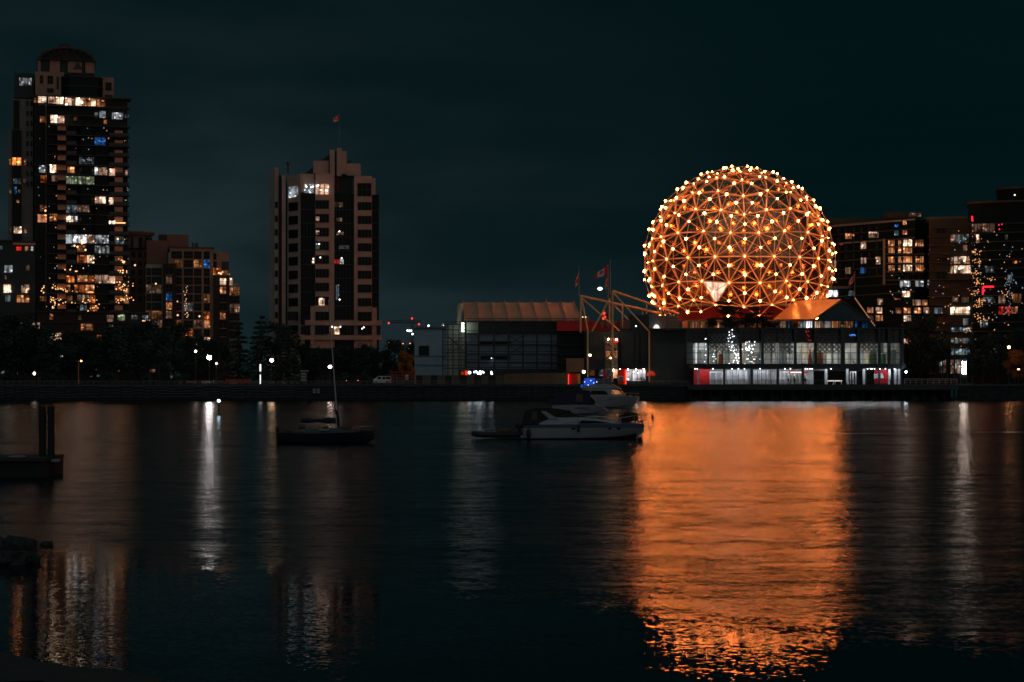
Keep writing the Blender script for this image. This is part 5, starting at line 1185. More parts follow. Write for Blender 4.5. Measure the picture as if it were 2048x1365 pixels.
def tree_proto(kind, seed):
    rr = random.Random(seed); o = bpy.data.objects.new(kind, None); COL.objects.link(o); ORG[o.name] = Vector((0, 0, 0))
    if kind == 'broadleaf_tree':
        h, w = 10.0, 4.2; cl = []
        for _ in range(26):
            a = rr.uniform(0, 6.28); z = rr.uniform(.28, .97); rad = w * math.sin(math.pi * min(1, (z - .1) / .95)) ** .7 * rr.uniform(.25, .95)
            cl.append((Vector((rad * math.cos(a), rad * math.sin(a), h * z)), rr.uniform(.9, 1.6)))
        lm = leafmesh(rr, cl, 105, .16, .34)
    elif kind == 'conifer_tree':
        h, w = 12.0, 3.2; cl = []
        for k in range(13):
            z = h * (.12 + .86 * k / 13); ra = w * (1 - k / 13.5) * rr.uniform(.8, 1.1)
            for j in range(7 if k < 9 else 4):
                a = rr.uniform(0, 6.28)
                for f in (.45, .85): cl.append((Vector((ra * f * math.cos(a), ra * f * math.sin(a), z - .35 * f * ra * .5)), .62 * (1.15 - k / 18)))
        lm = leafmesh(rr, cl, 26, .14, .32, .55)
    elif kind == 'pine_tree':
        h, w = 8.0, 4.0; cl = []
        for k in range(20):
            a = rr.uniform(0, 6.28); z = h * rr.uniform(.18, 1.0); ra = w * rr.uniform(.2, 1.0) * (1.15 - z / h * .75)
            c = Vector((ra * math.cos(a), ra * math.sin(a), z))
            for j in range(3): cl.append((c + Vector((rr.uniform(-.8, .8), rr.uniform(-.5, .5), rr.uniform(-.15, .2))), rr.uniform(.7, 1.1)))
        lm = leafmesh(rr, cl, 85, .14, .30, .42)
    else:                                                   # round shrub
        h, w = 3.0, 1.8; cl = []
        for _ in range(14):
            a = rr.uniform(0, 6.28); z = rr.uniform(.15, .85); ra = w * rr.uniform(.2, .9)
            cl.append((Vector((ra * math.cos(a), ra * math.sin(a), h * z)), rr.uniform(.5, .8)))
        lm = leafmesh(rr, cl, 60, .10, .22)
    build('trunk', wood(rr, h, w, cl, .24 if kind != 'shrub' else .09), M_bark, o)
    build('crown', lm, M_leaf, o)
    return o, h
PROTO = {}
for kd, seeds in (('broadleaf_tree', (1, 2, 3)), ('conifer_tree', (4, 5)), ('pine_tree', (6, 7)), ('shrub', (8, 9))): PROTO[kd] = [list(tree_proto(kd, s)) + [False] for s in seeds]
NT = [0]
def tree(kd, px, pyt, pyb, Y, wf, label, crown=None, cat='tree', group=None):
    NT[0] += 1; pr = PROTO[kd][NT[0] % len(PROTO[kd])]
    if pr[2]: o = copy_tree(pr[0])
    else: o = pr[0]; pr[2] = True
    H = Z(pyt, Y) - Z(pyb, Y); s = H / pr[1]
    o.location = P(px, pyb, Y); o.scale = (s * wf, s * wf, s); o.rotation_euler = (0, 0, NT[0] * 1.7 % 6.28)
    tag(o, label, cat, group)
    if crown:
        for ch in o.children:
            if ch.name.startswith('crown'): ch.data = ch.data.copy(); ch.data.materials[0] = crown
    return o
B = 'broadleaf_tree'; C = 'conifer_tree'; PN = 'pine_tree'; S = 'shrub'
TL = [
 (B, -8, 655, 770, 440, 1.25, 'dark leafy tree at the left picture edge before the low tower wing'),
 (B, 32, 640, 770, 452, 1.3, 'dark leafy tree below the red lit window of the low tower wing'),
 (B, 74, 655, 770, 446, 1.2, 'dark leafy tree before the bright podium window of tall tower'),
 (B, 112, 690, 770, 430, 1.5, 'low broad dark tree just left of the orange lamp post'),
 (B, 140, 668, 770, 455, 1.1, 'dark tree directly behind the orange lamp post'),
 (B, 190, 676, 770, 448, 1.3, 'dark tree below the warm podium windows, right of orange lamp post'),
 (B, 232, 655, 770, 436, 1.3, 'dark tree below the balcony string lights at the tall tower foot'),
 (B, 276, 646, 770, 450, 1.2, 'dark leafy tree between tall tower and stepped apartments'),
 (B, 318, 662, 770, 438, 1.3, 'dark tree below the bow fronted bay of stepped apartments'),
 (B, 352, 650, 770, 462, 1.1, 'dark tree before the brick column of stepped apartments'),
 (B, 392, 676, 770, 456, 1.2, 'dark tree behind the pair of small lamps, before stepped apartments'),
 (B, 425, 678, 770, 466, 1.1, 'dark tree beyond the brightest globe lamp'),
 (C, 478, 636, 770, 448, 1.15, 'dark feathery conifer before glazed end of stepped apartments'),
 (C, 522, 622, 770, 440, 1.15, 'tallest dark conifer left of the office tower'),
 (B, 552, 646, 770, 445, 1.0, 'dark tree at the grey side wall of the office tower'),
 (C, 578, 664, 770, 436, 1.4, 'dark drooping conifer behind the second globe lamp from the office tower'),
 (B, 612, 694, 770, 452, 1.1, 'dark low tree before the left leg of the office tower'),
 (B, 650, 696, 770, 448, 1.3, 'dark bushy tree behind the pinkish globe lamp by the sailboat mast'),
 (B, 692, 697, 770, 452, 1.3, 'dark bushy tree below the red mast line of the office tower'),
 (B, 730, 694, 770, 446, 1.2, 'dark bushy tree before the right leg of the office tower'),
 (B, 765, 702, 770, 455, 1.0, 'dark tree above the parked white van'),
 (B, 790, 682, 770, 520, 1.0, 'distant dark tree below the crane lights'),
 (B, 818, 690, 770, 460, .8, 'dark tree touching the grey shed corner'),
 (PN, 1452, 606, 657.5, 424, 1.5, 'dark wind shaped pine on the podium in front of the dome', ),
 (PN, 1514, 614, 657.5, 423, 1.9, 'broad dark pine on the podium, beside the golden gabled slope'),
 (B, 1838, 640, 770, 440, 1.0, 'large dark tree right of the glass pavilion'),
 (B, 1868, 672, 770, 446, 1.0, 'dark tree before the left edge of the bright white lobby'),
 (B, 1815, 690, 770, 452, .8, 'slim dark tree squeezed between glass pavilion and larger tree'),
 (B, 1965, 680, 770, 436, 1.1, 'dark tree just right of the bright white lobby door'),
 (B, 1995, 668, 770, 446, 1.1, 'dark tree left of the orange street lamp'),
 (B, 2044, 660, 770, 440, 1.2, 'dark tree at the right picture edge beyond orange street lamp'),
]
for a in TL: tree(*a)
tree(B, 812, 705, 768, 428, .75, 'small orange lit autumn tree beside the grey shed', M_leafo)
tree(B, 2030, 700, 768, 431, .9, 'orange tinted tree on the right bank, street lamp light put into its colour', M_leafo)  # orange lamp light put into this tree's leaf colour
SL = [(20, 'dark shrub behind the railing at left picture edge'), (100, 'dark shrub behind railing left of the orange lamp post'), (215, 'dark shrub behind railing right of the orange lamp post'), (300, 'dark shrub behind railing below the balcony string lights'), (360, 'dark shrub behind railing left of the pale benches'), (600, 'dark shrub behind railing below the office tower leg'), (690, 'dark shrub behind railing near the sailboat mast'), (730, 'dark shrub behind railing left of the parked white van')]
for px, py, lb in ((1425, 640, 'dark shrub on the podium, left of the wind shaped pine'), (1465, 636, 'dark shrub on the podium, at the foot of wind shaped pine'), (1490, 632, 'dark shrub on the podium, between the two pines'), (1535, 634, 'dark shrub on the podium, between broad pine and golden slope')): tree(S, px, py, 657.5, 422, 1.7, lb, cat='shrub')
for px, lb in SL: tree(S, px, 745, 769, 421 + (px % 7), 1.5, lb, cat='shrub')

# ------------------------------------------------------------------ lamps on the bank
def globe_lamp(px, py, pyb, Y, r, c, s, label, flatz=1, arm=0, post=M_frame):
    t = thing('street_lamp', label, 'street lamp', P(px + arm, pyb, Y))
    mb = MB(); b = P(px + arm, pyb, Y); top = P(px + arm, py, Y); mb.tube(b, b + Vector((0, 0, .5)), .13, 8, .09); mb.tube(b + Vector((0, 0, .5)), top - Vector((0, 0, r if not arm else 0)), .08, 8, .05); build('post', mb, post, t)
    if arm: mb = MB(); mb.tube(top, P(px, py - .6, Y), .05, 6); build('arm', mb, post, t)
    mb = MB(); mb.ball(P(px, py, Y - .02), r, 2, (1, 1, flatz)); build('lamp_globe', mb, emit('globe_%d_%d' % (px, s), c, s), t)
    mb = MB(); mb.tube(P(px, py, Y) + Vector((0, 0, r * .86)), P(px, py, Y) + Vector((0, 0, r * 1.2)), r * .45, 8, r * .2); build('lamp_cap', mb, M_frame, t)
globe_lamp(418.5, 715.3, 769, 418, .45, (1, .93, .90), 150, 'brightest white globe lamp on the left bank, casting a long water streak')
globe_lamp(433, 727.5, 769, 417, .22, (1, .88, .78), 6, 'small dim lantern just below the brightest globe lamp')
globe_lamp(391.3, 703, 769, 430, .28, (1, .80, .66), 10, 'small pale lamp among trees, left of the brightest globe lamp')
globe_lamp(543.5, 721, 769, 418, .40, (1, .66, .38), 26, 'orange tinted globe lamp left of the office tower')
globe_lamp(660, 734, 769, 416, .40, (1, .78, .66), 30, 'pinkish white globe lamp beside the sailboat mast', .8)
M_orp = principled('orange_lit_post', (.75, .25, .10), .6)  # orange light on the post put into its colour
globe_lamp(162.5, 722.5, 769, 413, .17, (1, .28, .06), 16, 'tall orange lit lamp post with side arm, below the tall tower', 1, -5.5, M_orp)
globe_lamp(68.5, 747.5, 769, 421, .30, (1, .88, .72), 4, 'small oval lantern low on the bank at far left', 1.3)
globe_lamp(1180, 711, 769, 420, .26, (1, .80, .62), 16, 'white globe lamp on a post left of the stair tower')
globe_lamp(1167.5, 744, 769, 419, .33, (1, .66, .42), 18, 'low warm globe lamp by the yellow door')
globe_lamp(2018, 695, 769, 424, .30, (1, .42, .14), 36, 'orange street lamp glowing among trees on the right bank')
globe_lamp(2037, 739, 769, 424, .30, (1, .50, .25), 8, 'low flat orange lamp at the right picture edge', .5)
globe_lamp(1812, 744, 769, 409, .16, (.72, .90, 1), 55, 'small bluish lamp at the right corner of the glass pavilion', 1.4)
t = thing('light_column', 'slender glowing white light column on the promenade, left of the office tower', 'lamp', P(520.5, 769, 413))
mb = MB(); mb.r(519.2, 521.8, 729, 743, 413, .3); mb.r(519.6, 521.4, 750, 768, 413.05, .2); build('lamp_tube', mb, emit('column_glow', (.92, .95, 1), 1.7), t)
mb = MB(); mb.r(519.3, 521.7, 743, 750, 413, .3); mb.tube(P(520.5, 770, 413.15), P(520.5, 768, 413.15), .3, 8); build('post', mb, M_framel, t)
# orange low lights
for k, (px, py, lb) in enumerate(((693, 762, 'small orange bollard light left of the parked white van'), (716, 761.5, 'small orange bollard light nearest to the parked white van'), (575, 772, 'small red marker light on the quay edge below the office tower'))):
    t = thing('bollard_light', lb, 'bollard light', P(px, 769.5, 410))
    mb = MB(); mb.tube(P(px, 769.8, 410), P(px, py + .8, 410), .07, 6); build('post', mb, M_frame, t)
    mb = MB(); mb.ball(P(px, py, 410), .11, 1); build('lamp', mb, emit('bollard_glow', (1, .2, .06), 2), t)
# red slatted fences / furniture
def red_fence(px0, px1, y0, y1, Y, n, label, c=(.5, .04, .03)):
    t = thing('red_fence', label, 'fence', P(.5 * (px0 + px1), 769, Y)); m = principled('red_fence_paint', c, .6)
    for i in range(n + 1): q = px0 + (px1 - px0) * i / n; mb = MB(); mb.r(q - .5, q + .5, y0, 768.8, Y, .12); build('post', mb, m, t)
    mb = MB()
    for k in range(4): y = y0 + 1 + (y1 - y0) * k / 4; mb.r(px0, px1, y, y + 1.2, Y - .07, .06)
    build('rail', mb, m, t)
red_fence(452, 500, 757.5, 767, 412, 5, 'low red barrier on the promenade left of the light column')
red_fence(780, 830, 743, 766, 415, 4, 'tall red gate frame by the orange autumn tree')
for k, (a, b, lb) in enumerate(((373, 392, 'pale timber bench by the railing, farther from red barrier'), (403, 421, 'pale timber bench by the railing, nearer the red barrier'))):
    t = thing('park_bench', lb, 'bench', P(.5 * (a + b), 769, 411)); m = principled('bench_timber', (.30, .20, .13), .8)
    mb = MB(); mb.r(a, b, 766, 766.8, 411, .5); build('seat', mb, m, t); mb = MB(); mb.r(a, b, 762.5, 765.5, 411.5, .08); build('backrest', mb, m, t)
    for q in (a + 1, b - 2): mb = MB(); mb.r(q, q + 1, 766.8, 769.3, 411.05, .4); build('leg', mb, M_frame, t)
for k, (px, lb) in enumerate(((628.5, 'pale notice sign on the seawall, nearer the brightest lamp'), (636.5, 'pale notice sign on the seawall, nearer the sailboat mast'))):
    t = thing('notice_sign', lb, 'sign', P(px, 786, 408)); mb = MB(); mb.r(px - 2.6, px + 2.6, 778, 786.5, 408.05, .06); build('board', mb, principled('notice_white', (.32, .34, .36), .7), t)
    mb = MB(); mb.r(px - 1.4, px + 1.4, 780, 781, 408.02, .02); mb.r(px - 1, px + 1, 782.5, 784.5, 408.02, .02); build('notice_print', mb, M_frame, t)
t = thing('notice_board', 'white notice panel on the tall red gate frame', 'sign', P(814, 765, 414.6)); mb = MB(); mb.r(811, 816.5, 750, 759.5, 414.6, .08); build('board', mb, M_white, t)
mb = MB(); mb.r(812, 815.5, 752, 753, 414.56, .03); mb.r(812, 815.5, 755, 757.5, 414.56, .03); build('notice_print', mb, M_frame, t)
# kiosk
t = thing('info_kiosk', 'small dim glazed kiosk on the promenade left of the sailboat mast', 'kiosk', P(607, 769, 416))
mb = MB(); mb.r(601, 613, 745, 768, 416, 1.2); build('body', mb, M_dgrey, t)
for k in range(3): mb = MB(); mb.r(602, 612, 746 + 6 * k, 750 + 6 * k, 415.8, .15); build('panel', mb, principled('kiosk_panel', (.3, .33, .34), .6), t)
mb = MB(); mb.r(600, 615, 741, 743.5, 415.5, 2); build('roof', mb, M_framel, t)
# van
def van():
    Y = 420.0; t = thing('parked_van', 'white van parked side on by the railing, right of the office tower', 'van', P(763, 767, Y))
    x = lambda p: X(p, Y); z = lambda p: Z(p, Y); w = 1.9
    mb = MB(); mb.prism([(x(746), z(766)), (x(781.5), z(766)), (x(781.5), z(755)), (x(780), z(753)), (x(757), z(752.6)), (x(751), z(757)), (x(746.5), z(759))], Y, Y + w); build('body', mb, M_white, t)
    for a, b in ((754, 762.5), (764.5, 771), (772, 779.5)): mb = MB(); mb.prism([(x(a), z(759)), (x(b), z(759)), (x(b), z(754)), (x(a + (2.4 if a == 754 else 0)), z(754))], Y - .03, Y + .02); build('window', mb, M_glassd, t)
    for q in (752, 775):
        mb = MB(); mb.tube((x(q), Y - .04, z(766)), (x(q), Y + .2, z(766)), .36, 14); wh = build('wheel', mb, M_blackp, t)
        mb = MB(); mb.tube((x(q), Y - .06, z(766)), (x(q), Y - .03, z(766)), .2, 10); build('rim', mb, M_framel, wh)
    mb = MB(); mb.r(780.6, 781.8, 756, 759, Y - .02, .1); build('tail_light', mb, M_red, t)
    mb = MB(); mb.r(746, 748, 760, 761.5, Y - .03, .1); build('headlight', mb, M_framel, t)
van()
# distant tower cranes with red lamps
def crane(px, pyt, pj0, pj1, Y, lamps, label, white=()):
    t = thing('tower_crane', label, 'crane', P(px, 769, Y)); r = .28
    mb = MB(); s = 1.0
    for dx, dy in ((-s, -s), (s, -s), (s, s), (-s, s)): mb.tube(P(px, 769, Y) + Vector((dx, dy, 0)), P(px, pyt, Y) + Vector((dx * .6, dy * .6, 0)), r, 4)
    zt = P(px, pyt, Y).z; z = GZ
    k = 0
    while z < zt - 4: mb.tube((X(px, Y) - s, Y - s, z), (X(px, Y) + s, Y - s, z + 4) , .12, 3); z += 4
    build('mast', mb, M_steel, t)
    mb = MB(); a, b = P(pj0, pyt + 8, Y), P(pj1, pyt + 8, Y); mb.tube(a, b, r, 4); mb.tube(a + Vector((0, 0, 1.4)), b + Vector((0, 0, 1.4)), r * .7, 4)
    n = 22
    for i in range(n): p = a.lerp(b, i / n); mb.tube(p, a.lerp(b, (i + .5) / n) + Vector((0, 0, 1.4)), .1, 3)
    build('jib', mb, M_steel, t)
    mb = MB(); mb.tube(P(px, pyt, Y), a.lerp(b, .2) + Vector((0, 0, 1.4)), .1, 3); mb.tube(P(px, pyt, Y), a.lerp(b, .8) + Vector((0, 0, 1.4)), .1, 3); build('tie', mb, M_steel, t)
    for q, y in lamps: mb = MB(); mb.ball(P(q, y, Y - 1.5), .8, 1); build('red_lamp', mb, emit('crane_red', (1, .06, .04), 1.6), t)
    for q, y in white: mb = MB(); mb.ball(P(q, y, Y - 1.5), .7, 1); build('white_lamp', mb, emit('crane_white', (.95, .97, 1), 3.5), t)
crane(824, 638, 777, 842, 1300, ((777.5, 646.7), (824, 637.5), (838, 649)), 'distant tower crane with three red lamps between office tower and grey shed')
crane(858, 652, 815, 886, 1200, (), 'distant tower crane with white lamps, reaching toward the grey shed', ((815, 661.5), (819, 662), (822, 662), (825, 668.5), (857, 652), (886, 650.5)))
crane(1211, 628, 1202, 1226, 900, ((1208, 627), (1209.5, 635), (1207, 637)), 'distant crane with red lamps seen through the pipe truss')
# far street lights
for k, (px, py, c, lb) in enumerate(((776.5, 687, (1, .4, .12), 'tiny orange far street light, left one of the pair below the cranes'), (782, 689.5, (1, .4, .12), 'tiny orange far street light, right one of the pair below the cranes'), (805.5, 687, (1, .42, .12), 'tiny orange far street light above the autumn tree'), (820, 687.5, (1, .3, .08), 'tiny red orange far light touching the grey shed roof'), (817, 696, (.6, .85, 1), 'small bluish far light beside the grey shed'), (800, 707.5, (.9, .95, 1), 'tiny white far light left of the autumn tree'))):
    t = thing('far_lamp', lb, 'street lamp', P(px, 765, 700)); mb = MB(); mb.tube(P(px, 765, 700), P(px, py, 700), .12, 5); build('post', mb, M_frame, t)
    mb = MB(); mb.ball(P(px, py, 699.9), .33, 1); build('lamp', mb, emit('far_%d' % k, c, 3), t)
# lights glimpsed between the trees
t = thing('ground_floor_terrace', 'dim ground floor shopfronts glimpsed under trees at the tall tower foot', 'building', P(200, 769, 470))
mb = MB(); mb.r(-20, 430, 700, 770, 474, 8); build('wall', mb, M_brick, t)
for a in ((86, 98, 707, 712, 'peach'), (121, 126, 711, 716, 'white'), (235, 240, 716, 720, 'peach'), (190, 196, 739, 743, 'dim'), (232, 242, 739, 744, 'dimorange'), (300, 310, 739, 745, 'dim'), (2, 8, 742, 748, 'cool'), (31, 35, 745, 749, 'green'), (178, 184, 750, 754, 'dimgrey'), (194, 200, 750, 754, 'cool'), (341, 346, 752, 757, 'dimgrey'), (385, 396, 708, 716, 'dimorange'), (411, 420, 706, 715, 'dim'), (278, 284, 667, 672, 'warm')):
    pane(t, a[0], a[1], a[2], a[3], 473.5, lit(a[4]), 1, 1, 'lit_window')
# aircraft light in the cloud
t = thing('aircraft', 'aircraft seen as a soft white light in the sky beside the flagpoles', 'aircraft', P(1200, 579, 1800))
c = P(1200, 578, 1800)
mb = MB(); mb.ball(c + Vector((0, 8, .8)), 1.4, 2, (1, 5, 1)); build('fuselage', mb, M_concg, t)
mb = MB(); mb.add([c + Vector((-11, 9, .6)), c + Vector((11, 9, .6)), c + Vector((11, 10.4, .6)), c + Vector((-11, 10.4, .6)), c + Vector((-11, 9, .8)), c + Vector((11, 9, .8)), c + Vector((11, 10.4, .8)), c + Vector((-11, 10.4, .8))], [(0, 1, 2, 3), (7, 6, 5, 4), (0, 4, 5, 1), (1, 5, 6, 2), (2, 6, 7, 3), (3, 7, 4, 0)]); build('wing', mb, M_concg, t)
mb = MB(); mb.ball(c, 1.7, 2, (1.5, 1, 1)); build('landing_light', mb, emit('landing_glow', (.85, .95, 1), 2.2), t)

# ------------------------------------------------------------------ boats
def hull(mb, st, mats=None):
    """st: (x, half beam at sheer, half beam at chine, z sheer, z chine, z keel); x grows to the bow"""
    rings = []
    for x, bs, bc, zs, zc, zk in st:
        rings.append([(x, 0, zk), (x, -bc, zc), (x, -(bc * .35 + bs * .65), zc + .55 * (zs - zc)), (x, -bs, zs), (x, 0, zs + .04), (x, bs, zs), (x, bc * .35 + bs * .65, zc + .55 * (zs - zc)), (x, bc, zc)])
    mb.loft(rings, True, True, False); return mb
def at(mb, org):
    mb.v = [v + Vector(org) for v in mb.v]; return mb
def boatpart(nm, mb, mat, t, par=None):
    return build(nm, at(mb, ORG[t.name]), mat, par or t)
def side(mb, pts, y0, y1): return mb.prism(pts, y0, y1)

# near cruiser
Yb = 139.8; k = Yb / F / 4.876
cx0 = (615 + 1800) / 2
bx = lambda c: (c - cx0) * k; bz = lambda c: (680 - c) * k
t = thing('motor_cruiser', 'nearest white motor cruiser with navy sheer stripe, moored mid channel', 'motorboat', (X(920 + cx0 / 4.876, Yb), Yb, 0), rz=0)
st = [(bx(617), 1.35, 1.25, bz(566), .12, -.3), (bx(800), 1.45, 1.35, bz(563), .12, -.35), (bx(1150), 1.45, 1.3, bz(562), .14, -.4), (bx(1400), 1.25, 1.0, bz(562), .18, -.4), (bx(1600), .85, .5, bz(564), .28, -.25), (bx(1720), .42, .15, bz(566), .45, .05), (bx(1796), .06, .02, bz(568), .72, .6)]
boatpart('hull', hull(MB(), st), M_gel, t)
st2 = [(x, b + .03, b + .02, zs + .21 + .02 * i, zs + .005, zs + .002) for i, (x, b, c, zs, zc, zk) in enumerate(st)]
boatpart('sheer_stripe', hull(MB(), st2), M_blue, t)
st3 = [(x * 1.002, c * 1.0 + .015, c * .9, zc + .03, zc - .1, zk - .02) for x, b, c, zs, zc, zk in st[:-1]]
boatpart('boot_stripe', hull(MB(), st3), M_blackp, t)
def body(sts):
    mb = MB(); rings = []
    for x, wb, wt, z0, z1 in sts: rings.append([(x, -wb, z0), (x, -wt, z1), (x, wt, z1), (x, wb, z0)])
    return mb.loft(rings, True, True, False)
zs = bz(535)
boatpart('cabin', body([(bx(770), 1.2, 1.0, zs, bz(478)), (bx(900), 1.22, 1.0, zs, bz(462)), (bx(1150), 1.2, .95, zs, bz(462)), (bx(1300), 1.05, .75, zs, bz(478)), (bx(1480), .8, .5, zs, bz(505)), (bx(1680), .35, .2, zs, bz(540))]), M_gel, t)
mb = MB(); side(mb, [(bx(1150), bz(520)), (bx(1480), bz(522)), (bx(1330), bz(498)), (bx(1180), bz(492))], -1.19, -1.10); boatpart('cabin_window', mb, M_glassd, t)
boatpart('windscreen', body([(bx(930), 1.0, .85, bz(464), bz(400)), (bx(1060), 1.0, .75, bz(464), bz(404)), (bx(1180), .9, .5, bz(464), bz(452))]), M_glassd, t)
for s in (-1, 1):
    mb = MB(); side(mb, [(bx(790), bz(410)), (bx(840), bz(408)), (bx(960), bz(482)), (bx(870), bz(482))], s * 1.06 - .06, s * 1.06 + .06); boatpart('radar_arch', mb, M_gel, t)
mb = MB(); mb.box(bx(790), bx(842), -1.0, 1.0, bz(411), bz(404)); boatpart('arch_top', mb, M_gel, t)
boatpart('stern_canopy', body([(bx(608), 1.25, 1.1, bz(530), bz(505)), (bx(640), 1.25, 1.0, bz(530), bz(395)), (bx(720), 1.25, .95, bz(530), bz(372)), (bx(860), 1.1, .9, bz(480), bz(372)), (bx(1000), .95, .8, bz(412), bz(388)), (bx(1080), .85, .7, bz(408), bz(401))]), M_canvb, t)
mb = MB(); side(mb, [(bx(690), bz(500)), (bx(750), bz(500)), (bx(750), bz(410)), (bx(700), bz(405))], -1.17, -1.06); boatpart('canopy_window', mb, principled('clear_vinyl', (.045, .04, .035), .2), t)
for c0 in (1100, 1450, 1540):
    mb = MB(); mb.ball((bx(c0), -1.42 if c0 < 1200 else (-1.13 if c0 < 1500 else -.98), bz(572)), .2 if c0 < 1200 else .17, 2, (1, .25, .45)); boatpart('porthole', mb, M_glassd, t)
mb = MB(); mb.ball((bx(1148), -1.62, bz(575)), .12, 2, (1, 1, 2.2)); mb.tube((bx(1148), -1.6, bz(545)), (bx(1145), -1.35, bz(470)), .015, 4); boatpart('fender', mb, M_canvas, t)
mb = MB(); mb.ball((bx(668), -1.55, bz(618)), .17, 2, (1, .9, 2.2)); boatpart('fender', mb, M_blackp, t)
mb = MB(); mb.box(bx(590), bx(617), -1.2, 1.2, .18, .28); boatpart('swim_platform', mb, M_gel, t)
# pulpit and bow gear
for s in (-1, 1):
    mb = MB(); pts = [(bx(1010), s * 1.25, bz(512)), (bx(1140), s * 1.22, bz(488)), (bx(1300), s * 1.1, bz(455)), (bx(1560), s * .8, bz(470)), (bx(1690), s * .45, bz(450)), (bx(1880), s * .12, bz(425))]
    mb.path(pts, .022, 5); boatpart('guard_rail', mb, M_chrome, t)
    for c0, w, z0, z1 in ((1140, 1.25, 535, 488), (1300, 1.12, 530, 455), (1560, .85, 535, 470), (1695, .46, 542, 452), (1735, .36, 545, 445)):
        mb = MB(); mb.tube((bx(c0), s * w, bz(z0)), (bx(c0), s * w, bz(z1)), .018, 5); boatpart('stanchion', mb, M_chrome, t)
mb = MB(); mb.box(bx(1740), bx(1895), -.22, .22, bz(555), bz(549)); boatpart('bow_platform', mb, M_steel, t)
mb = MB()
for a, b in (((1735, 420), (1880, 420)), ((1735, 440), (1815, 440)), ((1880, 420), (1885, 550)), ((1815, 425), (1790, 470)), ((1745, 472), (1905, 472)), ((1910, 430), (1912, 472)), ((1760, 495), (1850, 492)), ((1835, 495), (1835, 600)), ((1850, 550), (1855, 690)), ((1735, 420), (1700, 545)), ((1780, 520), (1860, 520))): mb.tube((bx(a[0]), -.2, bz(a[1])), (bx(b[0]), -.2, bz(b[1])), .03, 5)
boatpart('bow_frame', mb, M_frame, t)
mb = MB(); mb.ball((bx(1875), -.2, bz(468)), .28, 2, (.35, .3, 1)); boatpart('bow_float', mb, M_blackp, t)
mb = MB(); mb.ball((bx(1770), -.22, bz(505)), .16, 2, (.9, .8, .7)); boatpart('windlass', mb, M_blackp, t)
mb = MB()
for c0, cz_, r in ((1590, 470, .26), (1640, 445, .3), (1690, 450, .3), (1650, 490, .28), (1710, 480, .22), (1600, 500, .22)): mb.ball((bx(c0), .1, bz(cz_)), r, 2, (1.3, .9, .8))
boatpart('covered_bundle', mb, M_canvb, t)
# mooring buoy
t = thing('mooring_buoy', 'dark round mooring buoy under the nearest cruiser bow', 'buoy', P(1280, 882, 136)); c = P(1280, 877.5, 136)
mb = MB(); mb.ball((c.x, 136, .12), .19, 2); build('float', mb, M_blackp, t); mb = MB(); mb.tube((c.x, 136, .28), (c.x, 136, .4), .025, 6); build('eye', mb, M_chrome, t)
# inflatable dinghies at the stern
t = thing('inflatable_dinghy', 'low dark inflatable dinghy trailing behind the nearest cruiser', 'dinghy', (X(993, 142), 142, 0))
L0, L1 = X(945, 142) - X(993, 142), X(1044, 142) - X(993, 142)
for s in (-1, 1):
    mb = MB(); mb.path([(L0, s * .55, .42), (L0 + .6, s * .7, .3), (L1 - .4, s * .7, .28), (L1, s * .62, .3)], .21, 10); boatpart('tube', mb, M_blackp, t)
mb = MB(); mb.box(L0 + .4, L1 - .1, -.55, .55, .08, .2); boatpart('floor', mb, M_canvb, t)
mb = MB(); mb.box(L1 - .35, L1 - .1, -.2, .2, .3, .95); mb.ball((L1 - .2, 0, .95), .26, 2, (1.3, .8, .8)); boatpart('outboard', mb, M_blackp, t)
mb = MB(); mb.ball((.7, -.1, .55), .33, 2, (1.4, .7, .8)); mb.ball((.3, .1, .48), .25, 2, (1.2, .8, .9)); boatpart('stowed_gear', mb, principled('brown_gear', (.12, .07, .05), .8), t)
# middle cruiser with blue canvas
Ym = 240; km = Ym / F / 4.876; mx0 = 1160
mxf = lambda c: (c - mx0) * km; mzf = lambda c: (435 - c) * km
t = thing('canvas_cruiser', 'middle white cruiser under a navy canvas enclosure, behind the nearest one', 'motorboat', (X(920 + mx0 / 4.876, Ym), Ym, 0))
st = [(mxf(900), 1.3, 1.2, mzf(345), .1, -.3), (mxf(1100), 1.4, 1.25, mzf(340), .12, -.35), (mxf(1280), 1.1, .8, mzf(342), .2, -.3), (mxf(1380), .6, .25, mzf(352), .4, 0), (mxf(1440), .08, .03, mzf(385), .75, .55)]
boatpart('hull', hull(MB(), st), M_gel, t)
boatpart('canvas_enclosure', body([(mxf(865), 1.1, .95, mzf(335), mzf(300)), (mxf(960), 1.2, 1.0, mzf(345), mzf(255)), (mxf(1050), 1.2, .95, mzf(345), mzf(205)), (mxf(1180), 1.15, .95, mzf(345), mzf(192)), (mxf(1270), 1.0, .8, mzf(320), mzf(205))]), M_canvas, t)
boatpart('windscreen', body([(mxf(1200), 1.0, .85, mzf(340), mzf(250)), (mxf(1270), .95, .7, mzf(340), mzf(255)), (mxf(1325), .8, .45, mzf(335), mzf(312))]), M_glassd, t)
mb = MB(); side(mb, [(mxf(1120), mzf(310)), (mxf(1195), mzf(310)), (mxf(1195), mzf(235)), (mxf(1130), mzf(240))], -1.2, -1.05); boatpart('canopy_window', mb, principled('clear_vinyl2', (.07, .05, .04), .25), t)
mb = MB(); mb.path([(mxf(1268), -.95, mzf(248)), (mxf(1325), -.9, mzf(300)), (mxf(1312), -.8, mzf(322)), (mxf(1450), -.1, mzf(408))], .05, 5); boatpart('bow_rail', mb, principled('brass_rail', (.8, .5, .28), .3, metal=.6), t)
mb = MB(); mb.box(mxf(1110), mxf(1260), -1.36, -1.25, mzf(372), mzf(366)); boatpart('side_stripe', mb, M_blue, t)
